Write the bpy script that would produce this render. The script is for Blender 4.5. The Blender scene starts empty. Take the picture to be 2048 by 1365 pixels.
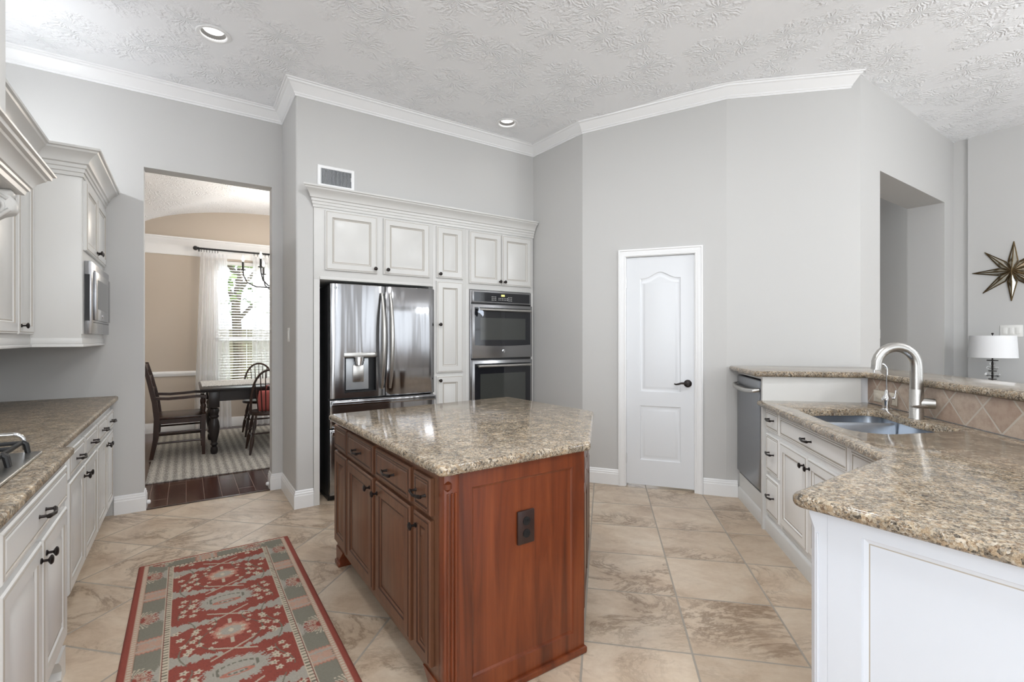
import bpy, bmesh, math, random
import numpy as np
from mathutils import Vector, Matrix
S = bpy.context.scene
COL = S.collection
R = math.radians
random.seed(7)
s2 = math.sqrt(.5)
# ---------------------------------------------------------------- camera, light, exposure
cd = bpy.data.cameras.new('camera'); cam = bpy.data.objects.new('camera', cd); COL.objects.link(cam)
cd.sensor_width = 36; cd.lens = 960.7*36/2048; cd.shift_y = -5.8/2048; cd.clip_start = .02
cam.location = (0, 0, 1.335); cam.rotation_euler = (R(90), 0, R(55.85-90))
S.camera = cam
S.view_settings.view_transform = 'Standard'; S.view_settings.look = 'None'
S.view_settings.gamma = 1; S.view_settings.use_curve_mapping = False
S.view_settings.exposure = -0.12
w = bpy.data.worlds.new('sky'); S.world = w; w.use_nodes = True
w.node_tree.nodes['Background'].inputs[0].default_value = (.86, .93, 1, 1)
w.node_tree.nodes['Background'].inputs[1].default_value = 1.5
def area(name, loc, rot, sx, sy, energy, col=(1, 1, 1)):
    l = bpy.data.lights.new(name, 'AREA'); l.shape = 'RECTANGLE'; l.size = sx; l.size_y = sy; l.energy = energy; l.color = col
    o = bpy.data.objects.new(name, l); COL.objects.link(o); o.location = loc; o.rotation_euler = [R(a) for a in rot]; return o
def point(name, loc, energy, rad=.03, col=(1, .9, .78)):
    l = bpy.data.lights.new(name, 'POINT'); l.energy = energy; l.shadow_soft_size = rad; l.color = col
    o = bpy.data.objects.new(name, l); COL.objects.link(o); o.location = loc; return o
DAY = (.90, .95, 1)
BACKWIN = [(-.55, .75), (1.05, 2.35), (3.2, 4.5), (5.0, 6.3)]           # windows in the wall behind the camera
for (a, b), e in zip(BACKWIN, (13, 13, 13, 10)):
    area('daylight', ((a+b)/2, -2.52, 1.55), (90, 0, 0), b-a, 2.0, e, DAY)
LEFTWIN = (-1.2, .4)                                                    # window in the left wall, behind the camera
area('daylight', (-.98, -.4, 1.55), (0, -90, 0), 2.0, 1.5, 50, DAY)
for x, y in ((.15, 1.75), (1.1, 2.2), (1.9, 1.5)): area('fill_downlight', (x, y, 3.32), (0, 0, 0), .16, .16, 15.5, (.96, .98, 1))  # added downlights without fixtures, brightening floor and peninsula fronts
area('daylight_dining', (.8, 9.3, 3.5), (-50, 0, 0), 2.2, 1.4, 560, DAY)
sun = bpy.data.lights.new('sun', 'SUN'); sun.energy = 10; sun.angle = .02; so = bpy.data.objects.new('sun', sun); COL.objects.link(so); so.rotation_euler = (0, R(48), 0)
area('daylight_dining', (3.1, 6.6, 1.6), (0, 90, 0), 1.8, 1.5, 46, DAY)
point('breakfast_fill_light', (.9, -.9, 2.5), 50, .25, (.94, .97, 1)); point('living_fill_light', (4.6, -1.0, 2.55), 82, .25, (.94, .97, 1))  # unseen fill lights added to brighten the ceiling, no pendants behind them
point('cabinet_top_light', (-.95, 3.95, 2.60), 17, .02, (.93, .96, 1))

# ---------------------------------------------------------------- materials
class NT:
    def __init__(s, name):
        s.m = bpy.data.materials.new(name); s.m.use_nodes = True; s.t = s.m.node_tree
        s.p = s.t.nodes['Principled BSDF']
    def n(s, typ, ins=None, **kw):
        o = s.t.nodes.new('ShaderNode'+typ)
        for k, v in kw.items(): setattr(o, k, v)
        for k, v in (ins or {}).items(): s.set(o.inputs[k], v)
        return o
    def set(s, sock, v):
        if isinstance(v, bpy.types.NodeSocket): s.t.links.new(v, sock)
        elif isinstance(v, bpy.types.Node): s.t.links.new(v.outputs[0], sock)
        else:
            if isinstance(v, (tuple, list)) and len(v) == 3 and sock.type == 'RGBA': v = (*v, 1)
            sock.default_value = v
    def P(s, **kw):
        for k, v in kw.items(): s.set(s.p.inputs[k.replace('_', ' ')], v)
    def math(s, op, a, b=0.0, c=None):
        o = s.n('Math', operation=op); s.set(o.inputs[0], a); s.set(o.inputs[1], b)
        if c is not None: s.set(o.inputs[2], c)
        return o.outputs[0]
    def ramp(s, fac, stops, interp='LINEAR'):
        o = s.n('ValToRGB'); s.set(o.inputs[0], fac); cr = o.color_ramp; cr.interpolation = interp
        while len(cr.elements) < len(stops): cr.elements.new(.5)
        for e, (p, c) in zip(cr.elements, stops): e.position = p; e.color = (*c, 1) if len(c) == 3 else c
        return o.outputs[0]
    def mix(s, fac, a, b, blend='MIX'):
        o = s.n('Mix', data_type='RGBA', blend_type=blend); s.set(o.inputs[0], fac); s.set(o.inputs[6], a); s.set(o.inputs[7], b); return o.outputs[2]
    def obj(s, scale=(1, 1, 1), rot=(0, 0, 0), loc=(0, 0, 0), coord='Object'):
        tc = s.n('TexCoord'); mp = s.n('Mapping'); s.set(mp.inputs[0], tc.outputs[coord])
        mp.inputs[1].default_value = loc; mp.inputs[2].default_value = rot; mp.inputs[3].default_value = scale
        return mp.outputs[0]
    def noise(s, vec, scale, detail=4, rough=.55, dist=0.0):
        o = s.n('TexNoise'); s.set(o.inputs['Vector'], vec); s.set(o.inputs['Scale'], scale); s.set(o.inputs['Detail'], detail); s.set(o.inputs['Roughness'], rough); s.set(o.inputs['Distortion'], dist); return o
    def bump(s, h, strength, dist=.01):
        o = s.n('Bump'); s.set(o.inputs['Height'], h); o.inputs['Strength'].default_value = strength; o.inputs['Distance'].default_value = dist; s.set(s.p.inputs['Normal'], o.outputs[0])
def simple(name, col, rough=.5, metal=0., **kw):
    t = NT(name); t.P(Base_Color=col, Roughness=rough, Metallic=metal, **kw); return t.m
def lin(r, g, b): return tuple(((c/255)/12.92 if c/255 <= .04045 else ((c/255+.055)/1.055)**2.4) for c in (r, g, b))
def paint(name, col, rough=.6, bs=.08, sc=160):
    t = NT(name); t.P(Base_Color=col, Roughness=rough); n = t.noise(t.obj(), sc, 3); t.bump(n.outputs[0], bs, .002); return t.m
M = {}
M['wall'] = paint('wall_paint_greige', lin(200, 199, 197), .62)
M['dwall'] = paint('wall_paint_tan', lin(196, 184, 170), .62)
t = NT('ceiling_texture'); v = t.obj()
wb = t.noise(v, 5, 2, .5); wv_ = t.n('VectorMath', {0: wb.outputs['Color']}, operation='SCALE'); wv_.inputs['Scale'].default_value = .22
vv_ = t.n('VectorMath', {0: v, 1: wv_.outputs[0]}, operation='ADD').outputs[0]
vo = t.n('TexVoronoi', {'Vector': vv_, 'Scale': 3.0, 'Randomness': 1.0}); vo.voronoi_dimensions = '2D'
df = t.n('VectorMath', {0: vv_, 1: vo.outputs['Position']}, operation='SUBTRACT'); sx = t.n('SeparateXYZ', {0: df.outputs[0]})
an = t.math('ARCTAN2', sx.outputs[1], sx.outputs[0]); nz = t.noise(v, 14, 3, .6); fine = t.noise(v, 70, 3, .6)
spoke = t.math('SINE', t.math('ADD', t.math('MULTIPLY', an, 17), t.math('MULTIPLY', nz.outputs[0], 22)))
fall = t.ramp(vo.outputs['Distance'], [(.04, (1, 1, 1)), (.42, (.75, .75, .75)), (.62, (0, 0, 0))])
h = t.math('MULTIPLY', t.math('MULTIPLY', t.math('ADD', spoke, t.math('MULTIPLY', fine.outputs[0], 1.6)), fall), t.ramp(nz.outputs[0], [(.38, (.1, .1, .1)), (.6, (1, 1, 1))]))
t.P(Base_Color=lin(246, 247, 249), Roughness=.7); t.bump(h, .45, .012); M['ceiling'] = t.m
M['trim'] = simple('trim_white', lin(240, 240, 240), .28)
M['door'] = simple('door_white', lin(228, 230, 233), .3)
def cabpaint(nm, col):
    t = NT(nm); n = t.noise(t.obj((9, 9, 2)), 1.5, 4)
    t.P(Base_Color=t.mix(t.math('MULTIPLY', n.outputs[0], .25), col, tuple(c*.88 for c in col)), Roughness=.3); return t.m
M['cab'] = cabpaint('cabinet_ivory', lin(218, 217, 214))
M['cabp'] = cabpaint('cabinet_white_brightened', lin(247, 246, 244)); M['enddimmed'] = simple('end_panel_white_dimmed', lin(214, 218, 225), .3)  # lighting evened in the colour: peninsula paint brightened, end panel dimmed and blued
M['glaze'] = simple('cabinet_glaze', lin(176, 168, 156), .4)
def granite(nm='granite', ro=.10):
    t = NT(nm); v0 = t.obj()
    d = t.noise(v0, 22, 2, .5); v = t.n('VectorMath', {0: v0}, operation='ADD')
    sc = t.n('VectorMath', {0: d.outputs['Color']}, operation='SCALE'); sc.inputs['Scale'].default_value = .012; t.set(v.inputs[1], sc.outputs[0])
    v1 = t.n('TexVoronoi', {'Vector': v.outputs[0], 'Scale': 235.0, 'Randomness': 1.0}); v2 = t.n('TexVoronoi', {'Vector': v.outputs[0], 'Scale': 120.0, 'Randomness': 1.0})
    sep = t.n('SeparateColor', {0: v1.outputs['Color']}); sep2 = t.n('SeparateColor', {0: v2.outputs['Color']})
    pal = [(0, lin(30, 27, 25)), (.14, lin(84, 69, 56)), (.24, lin(136, 114, 90)), (.40, lin(172, 153, 127)), (.58, lin(190, 179, 160)), (.74, lin(150, 142, 131)), (.88, lin(212, 204, 192)), (.95, lin(98, 92, 87))]
    c1 = t.ramp(sep.outputs[0], pal, 'CONSTANT')
    pal2 = [(0, lin(38, 33, 30)), (.12, lin(108, 82, 58)), (.24, lin(164, 141, 112)), (.52, lin(190, 176, 154)), (.78, lin(140, 132, 122)), (.9, lin(205, 196, 182))]
    c2 = t.ramp(sep2.outputs[0], pal2, 'CONSTANT')
    n = t.noise(v0, 30, 3); c = t.mix(t.ramp(n.outputs[0], [(.42, (0, 0, 0)), (.58, (1, 1, 1))]), c1, c2)
    n2 = t.noise(v0, 420, 2); c = t.mix(.25, c, t.ramp(n2.outputs[0], [(.35, lin(90, 78, 64)), (.6, lin(225, 215, 198))]))
    n3 = t.noise(v0, 17, 5, .6, .6); c = t.mix(.92, c, t.mix(t.ramp(n3.outputs[0], [(.36, (0, 0, 0)), (.62, (1, 1, 1))]), (.50, .485, .47), (1.0, .965, .915)), 'MULTIPLY')
    t.P(Base_Color=c, Roughness=ro, Specular_IOR_Level=.27); return t.m
M['granite'] = granite(); M['granite_satin'] = granite('granite_satin', .38)
def tile_floor():
    t = NT('floor_travertine_tile'); TS = .4568
    g = t.n('NewGeometry'); sx = t.n('SeparateXYZ', {0: g.outputs['Position']})
    U = t.math('MULTIPLY', t.math('ADD', sx.outputs[0], sx.outputs[1]), s2); V = t.math('MULTIPLY', t.math('SUBTRACT', sx.outputs[0], sx.outputs[1]), s2)
    uu = t.math('DIVIDE', t.math('SUBTRACT', U, 2.627*1.335), TS); vv = t.math('DIVIDE', t.math('ADD', V, .0674*1.335), TS)
    fu = t.math('FRACT', uu); fv = t.math('FRACT', vv); iu = t.math('FLOOR', uu); iv = t.math('FLOOR', vv)
    ed = t.math('MINIMUM', t.math('MINIMUM', fu, t.math('SUBTRACT', 1, fu)), t.math('MINIMUM', fv, t.math('SUBTRACT', 1, fv)))
    wob = t.noise(g.outputs['Position'], 26, 2); ed = t.math('ADD', ed, t.math('MULTIPLY', t.math('SUBTRACT', wob.outputs[0], .5), .004))
    grout = t.ramp(ed, [(.0075, (1, 1, 1)), (.0115, (0, 0, 0))])
    idv = t.n('CombineXYZ', {0: iu, 1: iv, 2: 0.0}); wn = t.n('TexWhiteNoise', {0: idv.outputs[0]}); wn.noise_dimensions = '3D'
    off = t.n('VectorMath', {0: wn.outputs['Color']}, operation='SCALE'); off.inputs['Scale'].default_value = 17.0
    loc = t.n('CombineXYZ', {0: t.math('MULTIPLY', U, 1.0), 1: t.math('MULTIPLY', V, .62), 2: 0.0})
    vec = t.n('VectorMath', {0: loc.outputs[0], 1: off.outputs[0]}, operation='ADD').outputs[0]
    n1 = t.noise(vec, 5.2, 10, .66, .5); n2 = t.noise(vec, 3.1, 13, .72, .7); n3 = t.noise(vec, 60, 4, .6)
    base = t.ramp(n1.outputs[0], [(.28, lin(176, 152, 128)), (.46, lin(208, 187, 163)), (.62, lin(223, 206, 184)), (.8, lin(214, 204, 190))])
    vein = t.ramp(n2.outputs[0], [(.44, (0, 0, 0)), (.495, (1, 1, 1)), (.512, (.3, .3, .3)), (.58, (0, 0, 0))])
    n4 = t.noise(vec, 1.7, 2, .5); vein = t.math('MULTIPLY', vein, t.ramp(n4.outputs[0], [(.42, (.05, .05, .05)), (.6, (.8, .8, .8))]))
    c = t.mix(vein, base, lin(112, 86, 62)); c = t.mix(t.math('MULTIPLY', n3.outputs[0], .25), c, lin(140, 116, 94))
    c = t.mix(t.math('MULTIPLY', wn.outputs[0], .25), c, lin(150, 132, 112))
    c = t.mix(grout, c, lin(160, 152, 141))
    t.P(Base_Color=c, Roughness=t.mix(grout, t.mix(n3.outputs[0], (.26,)*3, (.42,)*3), (.8,)*3))
    t.bump(t.math('ADD', t.math('MULTIPLY', grout, -1.0), t.math('MULTIPLY', n3.outputs[0], .12)), .35, .003); return t.m
M['tile'] = tile_floor()
def wood(name, c0, c1, c2, rough=.32, rot=(0, 0, 0), sc=1.0):
    t = NT(name); v = t.obj((16*sc, 16*sc, 1.1*sc), rot)
    n = t.noise(v, 1.3, 5, .6, .8); f = t.noise(t.obj((110*sc, 110*sc, 4*sc), rot), 1.2, 3, .6)
    c = t.ramp(n.outputs[0], [(.3, c0), (.5, c1), (.72, c2)]); c = t.mix(t.math('MULTIPLY', f.outputs[0], .45), c, c0)
    t.P(Base_Color=c, Roughness=rough, Coat_Weight=.15, Coat_Roughness=.2); t.bump(f.outputs[0], .06, .002); return t.m
M['cherry'] = wood('cherry_veneer', lin(78, 34, 15), lin(117, 55, 27), lin(140, 72, 37), .3, sc=.7)
M['islewood'] = wood('brown_stained_maple', lin(88, 56, 38), lin(108, 71, 50), lin(122, 84, 60), .38)
M['isleglaze'] = simple('island_dark_glaze', lin(58, 34, 22), .4)
M['darkwood'] = wood('dark_walnut', lin(36, 20, 14), lin(54, 30, 20), lin(68, 40, 27), .3)
M['blackwood'] = simple('black_painted_wood', lin(34, 28, 27), .3)
def plank():
    t = NT('floor_dark_plank'); g = t.n('NewGeometry'); sx = t.n('SeparateXYZ', {0: g.outputs['Position']})
    x = t.math('DIVIDE', sx.outputs[0], .127); ix = t.math('FLOOR', x); fx = t.math('FRACT', x)
    wn = t.n('TexWhiteNoise', {1: ix}); wn.noise_dimensions = '1D'
    y = t.math('ADD', t.math('DIVIDE', sx.outputs[1], 1.1), t.math('MULTIPLY', wn.outputs[0], 7)); fy = t.math('FRACT', y); iy = t.math('FLOOR', y)
    w2 = t.n('TexWhiteNoise', {0: t.n('CombineXYZ', {0: ix, 1: iy, 2: 0.0}).outputs[0]}); w2.noise_dimensions = '3D'
    ed = t.math('MINIMUM', t.math('MINIMUM', fx, t.math('SUBTRACT', 1, fx)), t.math('MULTIPLY', t.math('MINIMUM', fy, t.math('SUBTRACT', 1, fy)), 9))
    seam = t.ramp(ed, [(.012, (1, 1, 1)), (.03, (0, 0, 0))])
    n = t.noise(t.n('Mapping', {0: g.outputs['Position'], 3: (30., 2., 1.)}).outputs[0], 1.2, 5)
    c = t.mix(n.outputs[0], lin(52, 26, 18), lin(84, 48, 34)); c = t.mix(t.math('MULTIPLY', w2.outputs[0], .55), c, lin(46, 24, 18)); c = t.mix(seam, c, lin(120, 100, 90))
    t.P(Base_Color=c, Roughness=.18); t.bump(t.math('MULTIPLY', seam, -1), .2, .002); return t.m
M['plank'] = plank()
def steel(name, col, rough, an=(1, 1, 60)):
    t = NT(name); n = t.noise(t.obj(an), 14, 3)
    t.P(Base_Color=col, Metallic=1.0, Roughness=t.math('ADD', t.math('MULTIPLY', n.outputs[0], .10), rough)); return t.m
M['steel'] = steel('stainless_steel', lin(166, 166, 168), .19, (60, 60, 1))
M['steel2'] = steel('brushed_nickel', lin(190, 188, 184), .24)
t = NT('refrigerator_steel'); n = t.noise(t.obj((60, 60, 1)), 14, 3); wv_ = t.noise(t.obj((6.5, 1, .55)), 1.0, 2, .5)
t.P(Base_Color=lin(164, 164, 166), Metallic=1.0, Roughness=t.math('ADD', t.math('MULTIPLY', n.outputs[0], .08), .12)); t.bump(wv_.outputs[0], 1.0, .012); M['fridgesteel'] = t.m
M['dwsteel'] = steel('dishwasher_steel', lin(150, 153, 158), .3, (60, 60, 1))
M['sinksteel'] = steel('sink_steel', lin(176, 182, 190), .26, (40, 40, 1))
M['chrome'] = simple('chrome', lin(225, 226, 228), .06, 1)
M['bronze'] = simple('oil_rubbed_bronze', lin(44, 38, 36), .35, .6)
M['black'] = simple('black_plastic', lin(20, 20, 22), .4)
M['iron'] = simple('cast_iron', lin(24, 24, 25), .45)
M['blackglass'] = simple('oven_black_glass', lin(30, 31, 36), .04, 0, Specular_IOR_Level=.7)
M['winglass'] = simple('oven_window_glass', lin(62, 64, 62), .05, 0, Specular_IOR_Level=.8)
M['fridgeside'] = simple('fridge_side_charcoal', lin(40, 40, 42), .4, .3)
M['graypl'] = simple('gray_plastic', lin(170, 173, 176), .3, .4)
M['plate'] = simple('switch_plate_white', lin(235, 234, 230), .35)
M['brownplate'] = simple('outlet_brown', lin(48, 30, 26), .35)
M['almond'] = simple('outlet_almond', lin(212, 203, 188), .35)
def emis(name, col, st):
    t = NT(name); t.P(Base_Color=col, Emission_Color=col, Emission_Strength=st); return t.m
M['lampglow'] = emis('lamp_lens', (1, .98, .95), 4)
M['bulb'] = emis('bulb_glow', (1, .9, .75), 14)
M['display'] = emis('clock_display', lin(220, 215, 120), 1.2)
t = NT('clear_glass'); t.P(Base_Color=(.97, .98, .98), Roughness=.02, Transmission_Weight=1.0, IOR=1.45); M['glass'] = t.m
t = NT('window_pane'); tr = t.n('BsdfTransparent'); gl = t.n('BsdfGlossy'); gl.inputs['Roughness'].default_value = .02; mx = t.n('MixShader'); mx.inputs[0].default_value = .06
t.t.links.new(tr.outputs[0], mx.inputs[1]); t.t.links.new(gl.outputs[0], mx.inputs[2]); t.t.links.new(mx.outputs[0], t.t.nodes['Material Output'].inputs[0]); M['pane'] = t.m
t = NT('sheer_curtain'); tr = t.n('BsdfTransparent'); tl = t.n('BsdfTranslucent'); df = t.n('BsdfDiffuse')
for q in (tl, df): q.inputs[0].default_value = (.92, .92, .93, 1)
a1 = t.n('MixShader'); a1.inputs[0].default_value = .5; t.t.links.new(tl.outputs[0], a1.inputs[1]); t.t.links.new(df.outputs[0], a1.inputs[2])
a2 = t.n('MixShader'); a2.inputs[0].default_value = .68; t.t.links.new(tr.outputs[0], a2.inputs[1]); t.t.links.new(a1.outputs[0], a2.inputs[2]); t.t.links.new(a2.outputs[0], t.t.nodes['Material Output'].inputs[0]); M['sheer'] = t.m
M['blind'] = simple('blind_white', lin(238, 238, 236), .4)
t = NT('lamp_shade'); t.P(Base_Color=lin(240, 241, 243), Roughness=.8); M['shade'] = t.m
M['mirror'] = simple('aged_mirror', lin(205, 200, 188), .12, 1)
M['gold'] = simple('dark_antique_gold', lin(92, 76, 52), .35, .8)
M['red'] = simple('red_cotton', lin(196, 104, 98), .9)
t = NT('lace'); n = t.noise(t.obj(), 90, 3); t.P(Base_Color=t.ramp(n.outputs[0], [(.42, lin(150, 146, 142)), (.58, lin(222, 220, 216))]), Roughness=.9); M['lace'] = t.m
t = NT('dining_rug_weave'); g = t.n('NewGeometry'); sx = t.n('SeparateXYZ', {0: g.outputs['Position']})
wv = t.math('SINE', t.math('MULTIPLY', sx.outputs[0], 88)); n = t.noise(t.n('Mapping', {0: g.outputs['Position'], 3: (60., 9., 1.)}).outputs[0], 2, 4)
n5 = t.noise(g.outputs['Position'], 140, 3)
c = t.ramp(t.math('ADD', t.math('MULTIPLY', wv, .12), n.outputs[0]), [(.34, lin(128, 124, 118)), (.52, lin(176, 172, 165)), (.7, lin(206, 202, 195))]); c = t.mix(t.math('MULTIPLY', n5.outputs[0], .5), c, lin(150, 145, 138))
t.P(Base_Color=c, Roughness=.95); t.bump(n5.outputs[0], .5, .004); M['drug'] = t.m
t = NT('runner_wool'); vc = t.n('VertexColor'); vc.layer_name = 'pattern'; n = t.noise(t.obj(), 300, 3)
t.P(Base_Color=t.mix(t.math('MULTIPLY', n.outputs[0], .35), vc.outputs[0], (.16, .12, .10)), Roughness=.95); t.bump(n.outputs[0], .5, .003); M['runner'] = t.m
def splash():
    t = NT('backsplash_tumbled_tile'); tc = t.obj(); sx = t.n('SeparateXYZ', {0: tc}); T = .158
    U = t.math('DIVIDE', t.math('MULTIPLY', t.math('ADD', sx.outputs[0], sx.outputs[2]), s2), T); V = t.math('DIVIDE', t.math('MULTIPLY', t.math('SUBTRACT', sx.outputs[0], sx.outputs[2]), s2), T)
    fu = t.math('FRACT', U); fv = t.math('FRACT', V)
    ed = t.math('MINIMUM', t.math('MINIMUM', fu, t.math('SUBTRACT', 1, fu)), t.math('MINIMUM', fv, t.math('SUBTRACT', 1, fv)))
    gr = t.ramp(ed, [(.022, (1, 1, 1)), (.034, (0, 0, 0))])
    w_ = t.n('TexWhiteNoise', {0: t.n('CombineXYZ', {0: t.math('FLOOR', U), 1: t.math('FLOOR', V), 2: 0.0}).outputs[0]}); w_.noise_dimensions = '3D'
    n = t.noise(tc, 28, 6, .65); c = t.mix(w_.outputs[0], lin(166, 143, 127), lin(192, 176, 160)); c = t.mix(t.ramp(n.outputs[0], [(.4, (0, 0, 0)), (.75, (.7, .7, .7))]), c, lin(146, 120, 104)); c = t.mix(gr, c, lin(190, 181, 169))
    t.P(Base_Color=c, Roughness=.55); t.bump(t.math('ADD', t.math('MULTIPLY', gr, -1), t.math('MULTIPLY', n.outputs[0], .3)), .4, .003); return t.m
M['splash'] = splash()
t = NT('lawn'); n = t.noise(t.obj(), 14, 4); t.P(Base_Color=t.mix(n.outputs[0], lin(120, 142, 84), lin(158, 172, 116)), Roughness=.9); M['lawn'] = t.m
t = NT('foliage'); n = t.noise(t.obj(), 9, 4); t.P(Base_Color=t.mix(n.outputs[0], lin(60, 82, 40), lin(120, 146, 84)), Roughness=.8); M['leaf'] = t.m
M['bark'] = simple('bark', lin(84, 74, 66), .9); M['fence'] = simple('fence_board', lin(150, 140, 128), .8)
M['hinge'] = simple('hinge_white', lin(225, 225, 225), .35, .2)
M['console'] = simple('console_gray_wash', lin(196, 195, 192), .4)
M['darkgray'] = simple('dark_gray', lin(70, 68, 66), .6)

# ---------------------------------------------------------------- mesh helpers
class B:
    def __init__(s): s.bm = bmesh.new(); s.mi = 0
    def f(s, vs):
        try:
            fc = s.bm.faces.new(vs); fc.material_index = s.mi; return fc
        except ValueError: return None
    def v(s, p): return s.bm.verts.new(p)
    def box(s, x0, x1, y0, y1, z0, z1, bev=0, seg=2):
        x0, x1 = sorted((x0, x1)); y0, y1 = sorted((y0, y1)); z0, z1 = sorted((z0, z1))
        p = [s.v(q) for q in ((x0, y0, z0), (x1, y0, z0), (x1, y1, z0), (x0, y1, z0), (x0, y0, z1), (x1, y0, z1), (x1, y1, z1), (x0, y1, z1))]
        fs = [s.f([p[i] for i in q]) for q in ((3, 2, 1, 0), (4, 5, 6, 7), (0, 1, 5, 4), (1, 2, 6, 5), (2, 3, 7, 6), (3, 0, 4, 7))]
        if bev:
            es = list({e for fc in fs for e in fc.edges})
            bmesh.ops.bevel(s.bm, geom=es, offset=bev, segments=seg, affect='EDGES', profile=.5, material=-1)
        return s
    def rings(s, loops, cap0=True, cap1=True, closed=True, mats=None):
        L = [[s.v(p) for p in lp] for lp in loops]; n = len(L[0]); keep = s.mi
        for k, (a, b) in enumerate(zip(L, L[1:])):
            if mats: s.mi = mats[k]
            for i in range(n if closed else n-1):
                j = (i+1) % n; s.f([a[i], a[j], b[j], b[i]])
        s.mi = keep
        if cap0 and closed: s.f(L[0][::-1])
        if cap1 and closed: s.f(L[-1])
        return L
    def lathe(s, prof, org=(0, 0, 0), axis=(0, 0, 1), seg=24, cap=True):
        A = Vector(axis).normalized(); q = Vector((0, 0, 1)).rotation_difference(A); o = Vector(org)
        lp = [[o+q @ Vector((max(r, 1e-4)*math.cos(2*math.pi*i/seg), max(r, 1e-4)*math.sin(2*math.pi*i/seg), h)) for i in range(seg)] for r, h in prof]
        s.rings(lp, cap, cap); return s
    def tube(s, pts, r, seg=10, flat=1.0, up=None):
        pts = [Vector(p) for p in pts]; rs = r if isinstance(r, (list, tuple)) else [r]*len(pts); lp = []; prev = None
        for i, p in enumerate(pts):
            d = ((pts[min(i+1, len(pts)-1)]-pts[max(i-1, 0)])).normalized()
            if prev is None:
                u = Vector(up) if up else (Vector((0, 0, 1)) if abs(d.z) < .9 else Vector((1, 0, 0)))
            else: u = prev
            x = d.cross(u).normalized(); y = x.cross(d).normalized(); prev = y
            lp.append([p+x*rs[i]*math.cos(2*math.pi*k/seg)+y*rs[i]*flat*math.sin(2*math.pi*k/seg) for k in range(seg)])
        s.rings(lp); return s
    def prism(s, poly, z0, z1, tops=None):
        bt = [s.v((x, y, z0)) for x, y in poly]; tp = [s.v((x, y, z1 if tops is None else tops[i])) for i, (x, y) in enumerate(poly)]
        n = len(poly); s.f(bt[::-1]); s.f(tp)
        for i in range(n): s.f([bt[i], bt[(i+1) % n], tp[(i+1) % n], tp[i]])
        return s
    def fill(s, loops):
        es = []
        for lp in loops:
            for i in range(len(lp)):
                a, b = lp[i], lp[(i+1) % len(lp)]; e = s.bm.edges.get((a, b)) or s.bm.edges.new((a, b)); es.append(e)
        r = bmesh.ops.triangle_fill(s.bm, use_beauty=True, use_dissolve=False, edges=es)
        for g in r['geom']:
            if isinstance(g, bmesh.types.BMFace): g.material_index = s.mi
    def sphere(s, c, r, seg=16, sz=(1, 1, 1)):
        g = bmesh.ops.create_uvsphere(s.bm, u_segments=seg, v_segments=seg//2, radius=r)
        for v in g['verts']: v.co = Vector((v.co.x*sz[0]+c[0], v.co.y*sz[1]+c[1], v.co.z*sz[2]+c[2]))
        for fc in {f_ for v in g['verts'] for f_ in v.link_faces}: fc.material_index = s.mi
        return s
    def o(s, name, mats, parent=None, ang=35):
        bmesh.ops.recalc_face_normals(s.bm, faces=s.bm.faces[:])
        me = bpy.data.meshes.new(name); s.bm.to_mesh(me); s.bm.free()
        for m in (mats if isinstance(mats, (list, tuple)) else [mats]): me.materials.append(M[m] if isinstance(m, str) else m)
        me.shade_smooth(); me.set_sharp_from_angle(angle=R(ang))
        ob = bpy.data.objects.new(name, me); COL.objects.link(ob)
        if parent: ob.parent = parent
        return ob
def thing(name, label, cat, loc=(0, 0, 0), rot=0, group=None):
    o = bpy.data.objects.new(name, None); COL.objects.link(o); o.location = loc; o.rotation_euler = (0, 0, R(rot)); o.empty_display_size = .1
    return tag(o, label, cat, group)
def tag(o, label, cat, group=None):
    o['label'] = label; o['category'] = cat
    if group: o['group'] = group
    return o
def struct(o): o['kind'] = 'structure'; return o
def at(o, loc, rot=0): o.location = loc; o.rotation_euler = (0, 0, R(rot)); return o
def dup(o, parent, loc=None):
    c = o.copy(); COL.objects.link(c); c.parent = parent
    if loc is not None: c.location = loc
    return c
def dup_tree(o, parent=None):
    kids = [k for k in bpy.data.objects if k.parent == o]
    c = o.copy(); COL.objects.link(c); c.parent = parent
    for k in kids: dup_tree(k, c)
    return c
def uvp(u, v): return ((u+v)*s2, (u-v)*s2)
def inset(poly, d):
    n = len(poly); out = []
    A2 = sum(poly[i][0]*poly[(i+1) % n][1]-poly[(i+1) % n][0]*poly[i][1] for i in range(n)); sg = 1 if A2 > 0 else -1
    for i in range(n):
        p0, p1, p2 = (Vector(poly[k % n]) for k in (i-1, i, i+1)); a = (p1-p0).normalized(); b = (p2-p1).normalized()
        na = Vector((-a.y, a.x))*sg; nb = Vector((-b.y, b.x))*sg; m = na+nb; m = m/max(.3, m.dot(na)) if m.length > 1e-6 else na
        out.append((p1.x+m.x*d, p1.y+m.y*d))
    return out
def roundpoly(poly, rads, seg=6):
    n = len(poly); out = []
    for i in range(n):
        r = rads[i] if isinstance(rads, (list, tuple)) else rads; p0, p1, p2 = (Vector(poly[k % n]) for k in (i-1, i, i+1))
        if r <= 0: out.append(tuple(p1)); continue
        a = (p0-p1).normalized(); b = (p2-p1).normalized(); ang = a.angle(b)
        if ang > 3.0: out.append(tuple(p1)); continue
        d = r/math.tan(ang/2); c = p1+(a+b).normalized()*(r/math.sin(ang/2)); s0 = p1+a*d-c; s1 = p1+b*d-c
        t0 = math.atan2(s0.y, s0.x); t1 = math.atan2(s1.y, s1.x); dt = (t1-t0+math.pi) % (2*math.pi)-math.pi
        for k in range(seg+1): q = t0+dt*k/seg; out.append((c.x+r*math.cos(q), c.y+r*math.sin(q)))
    return out
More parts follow.
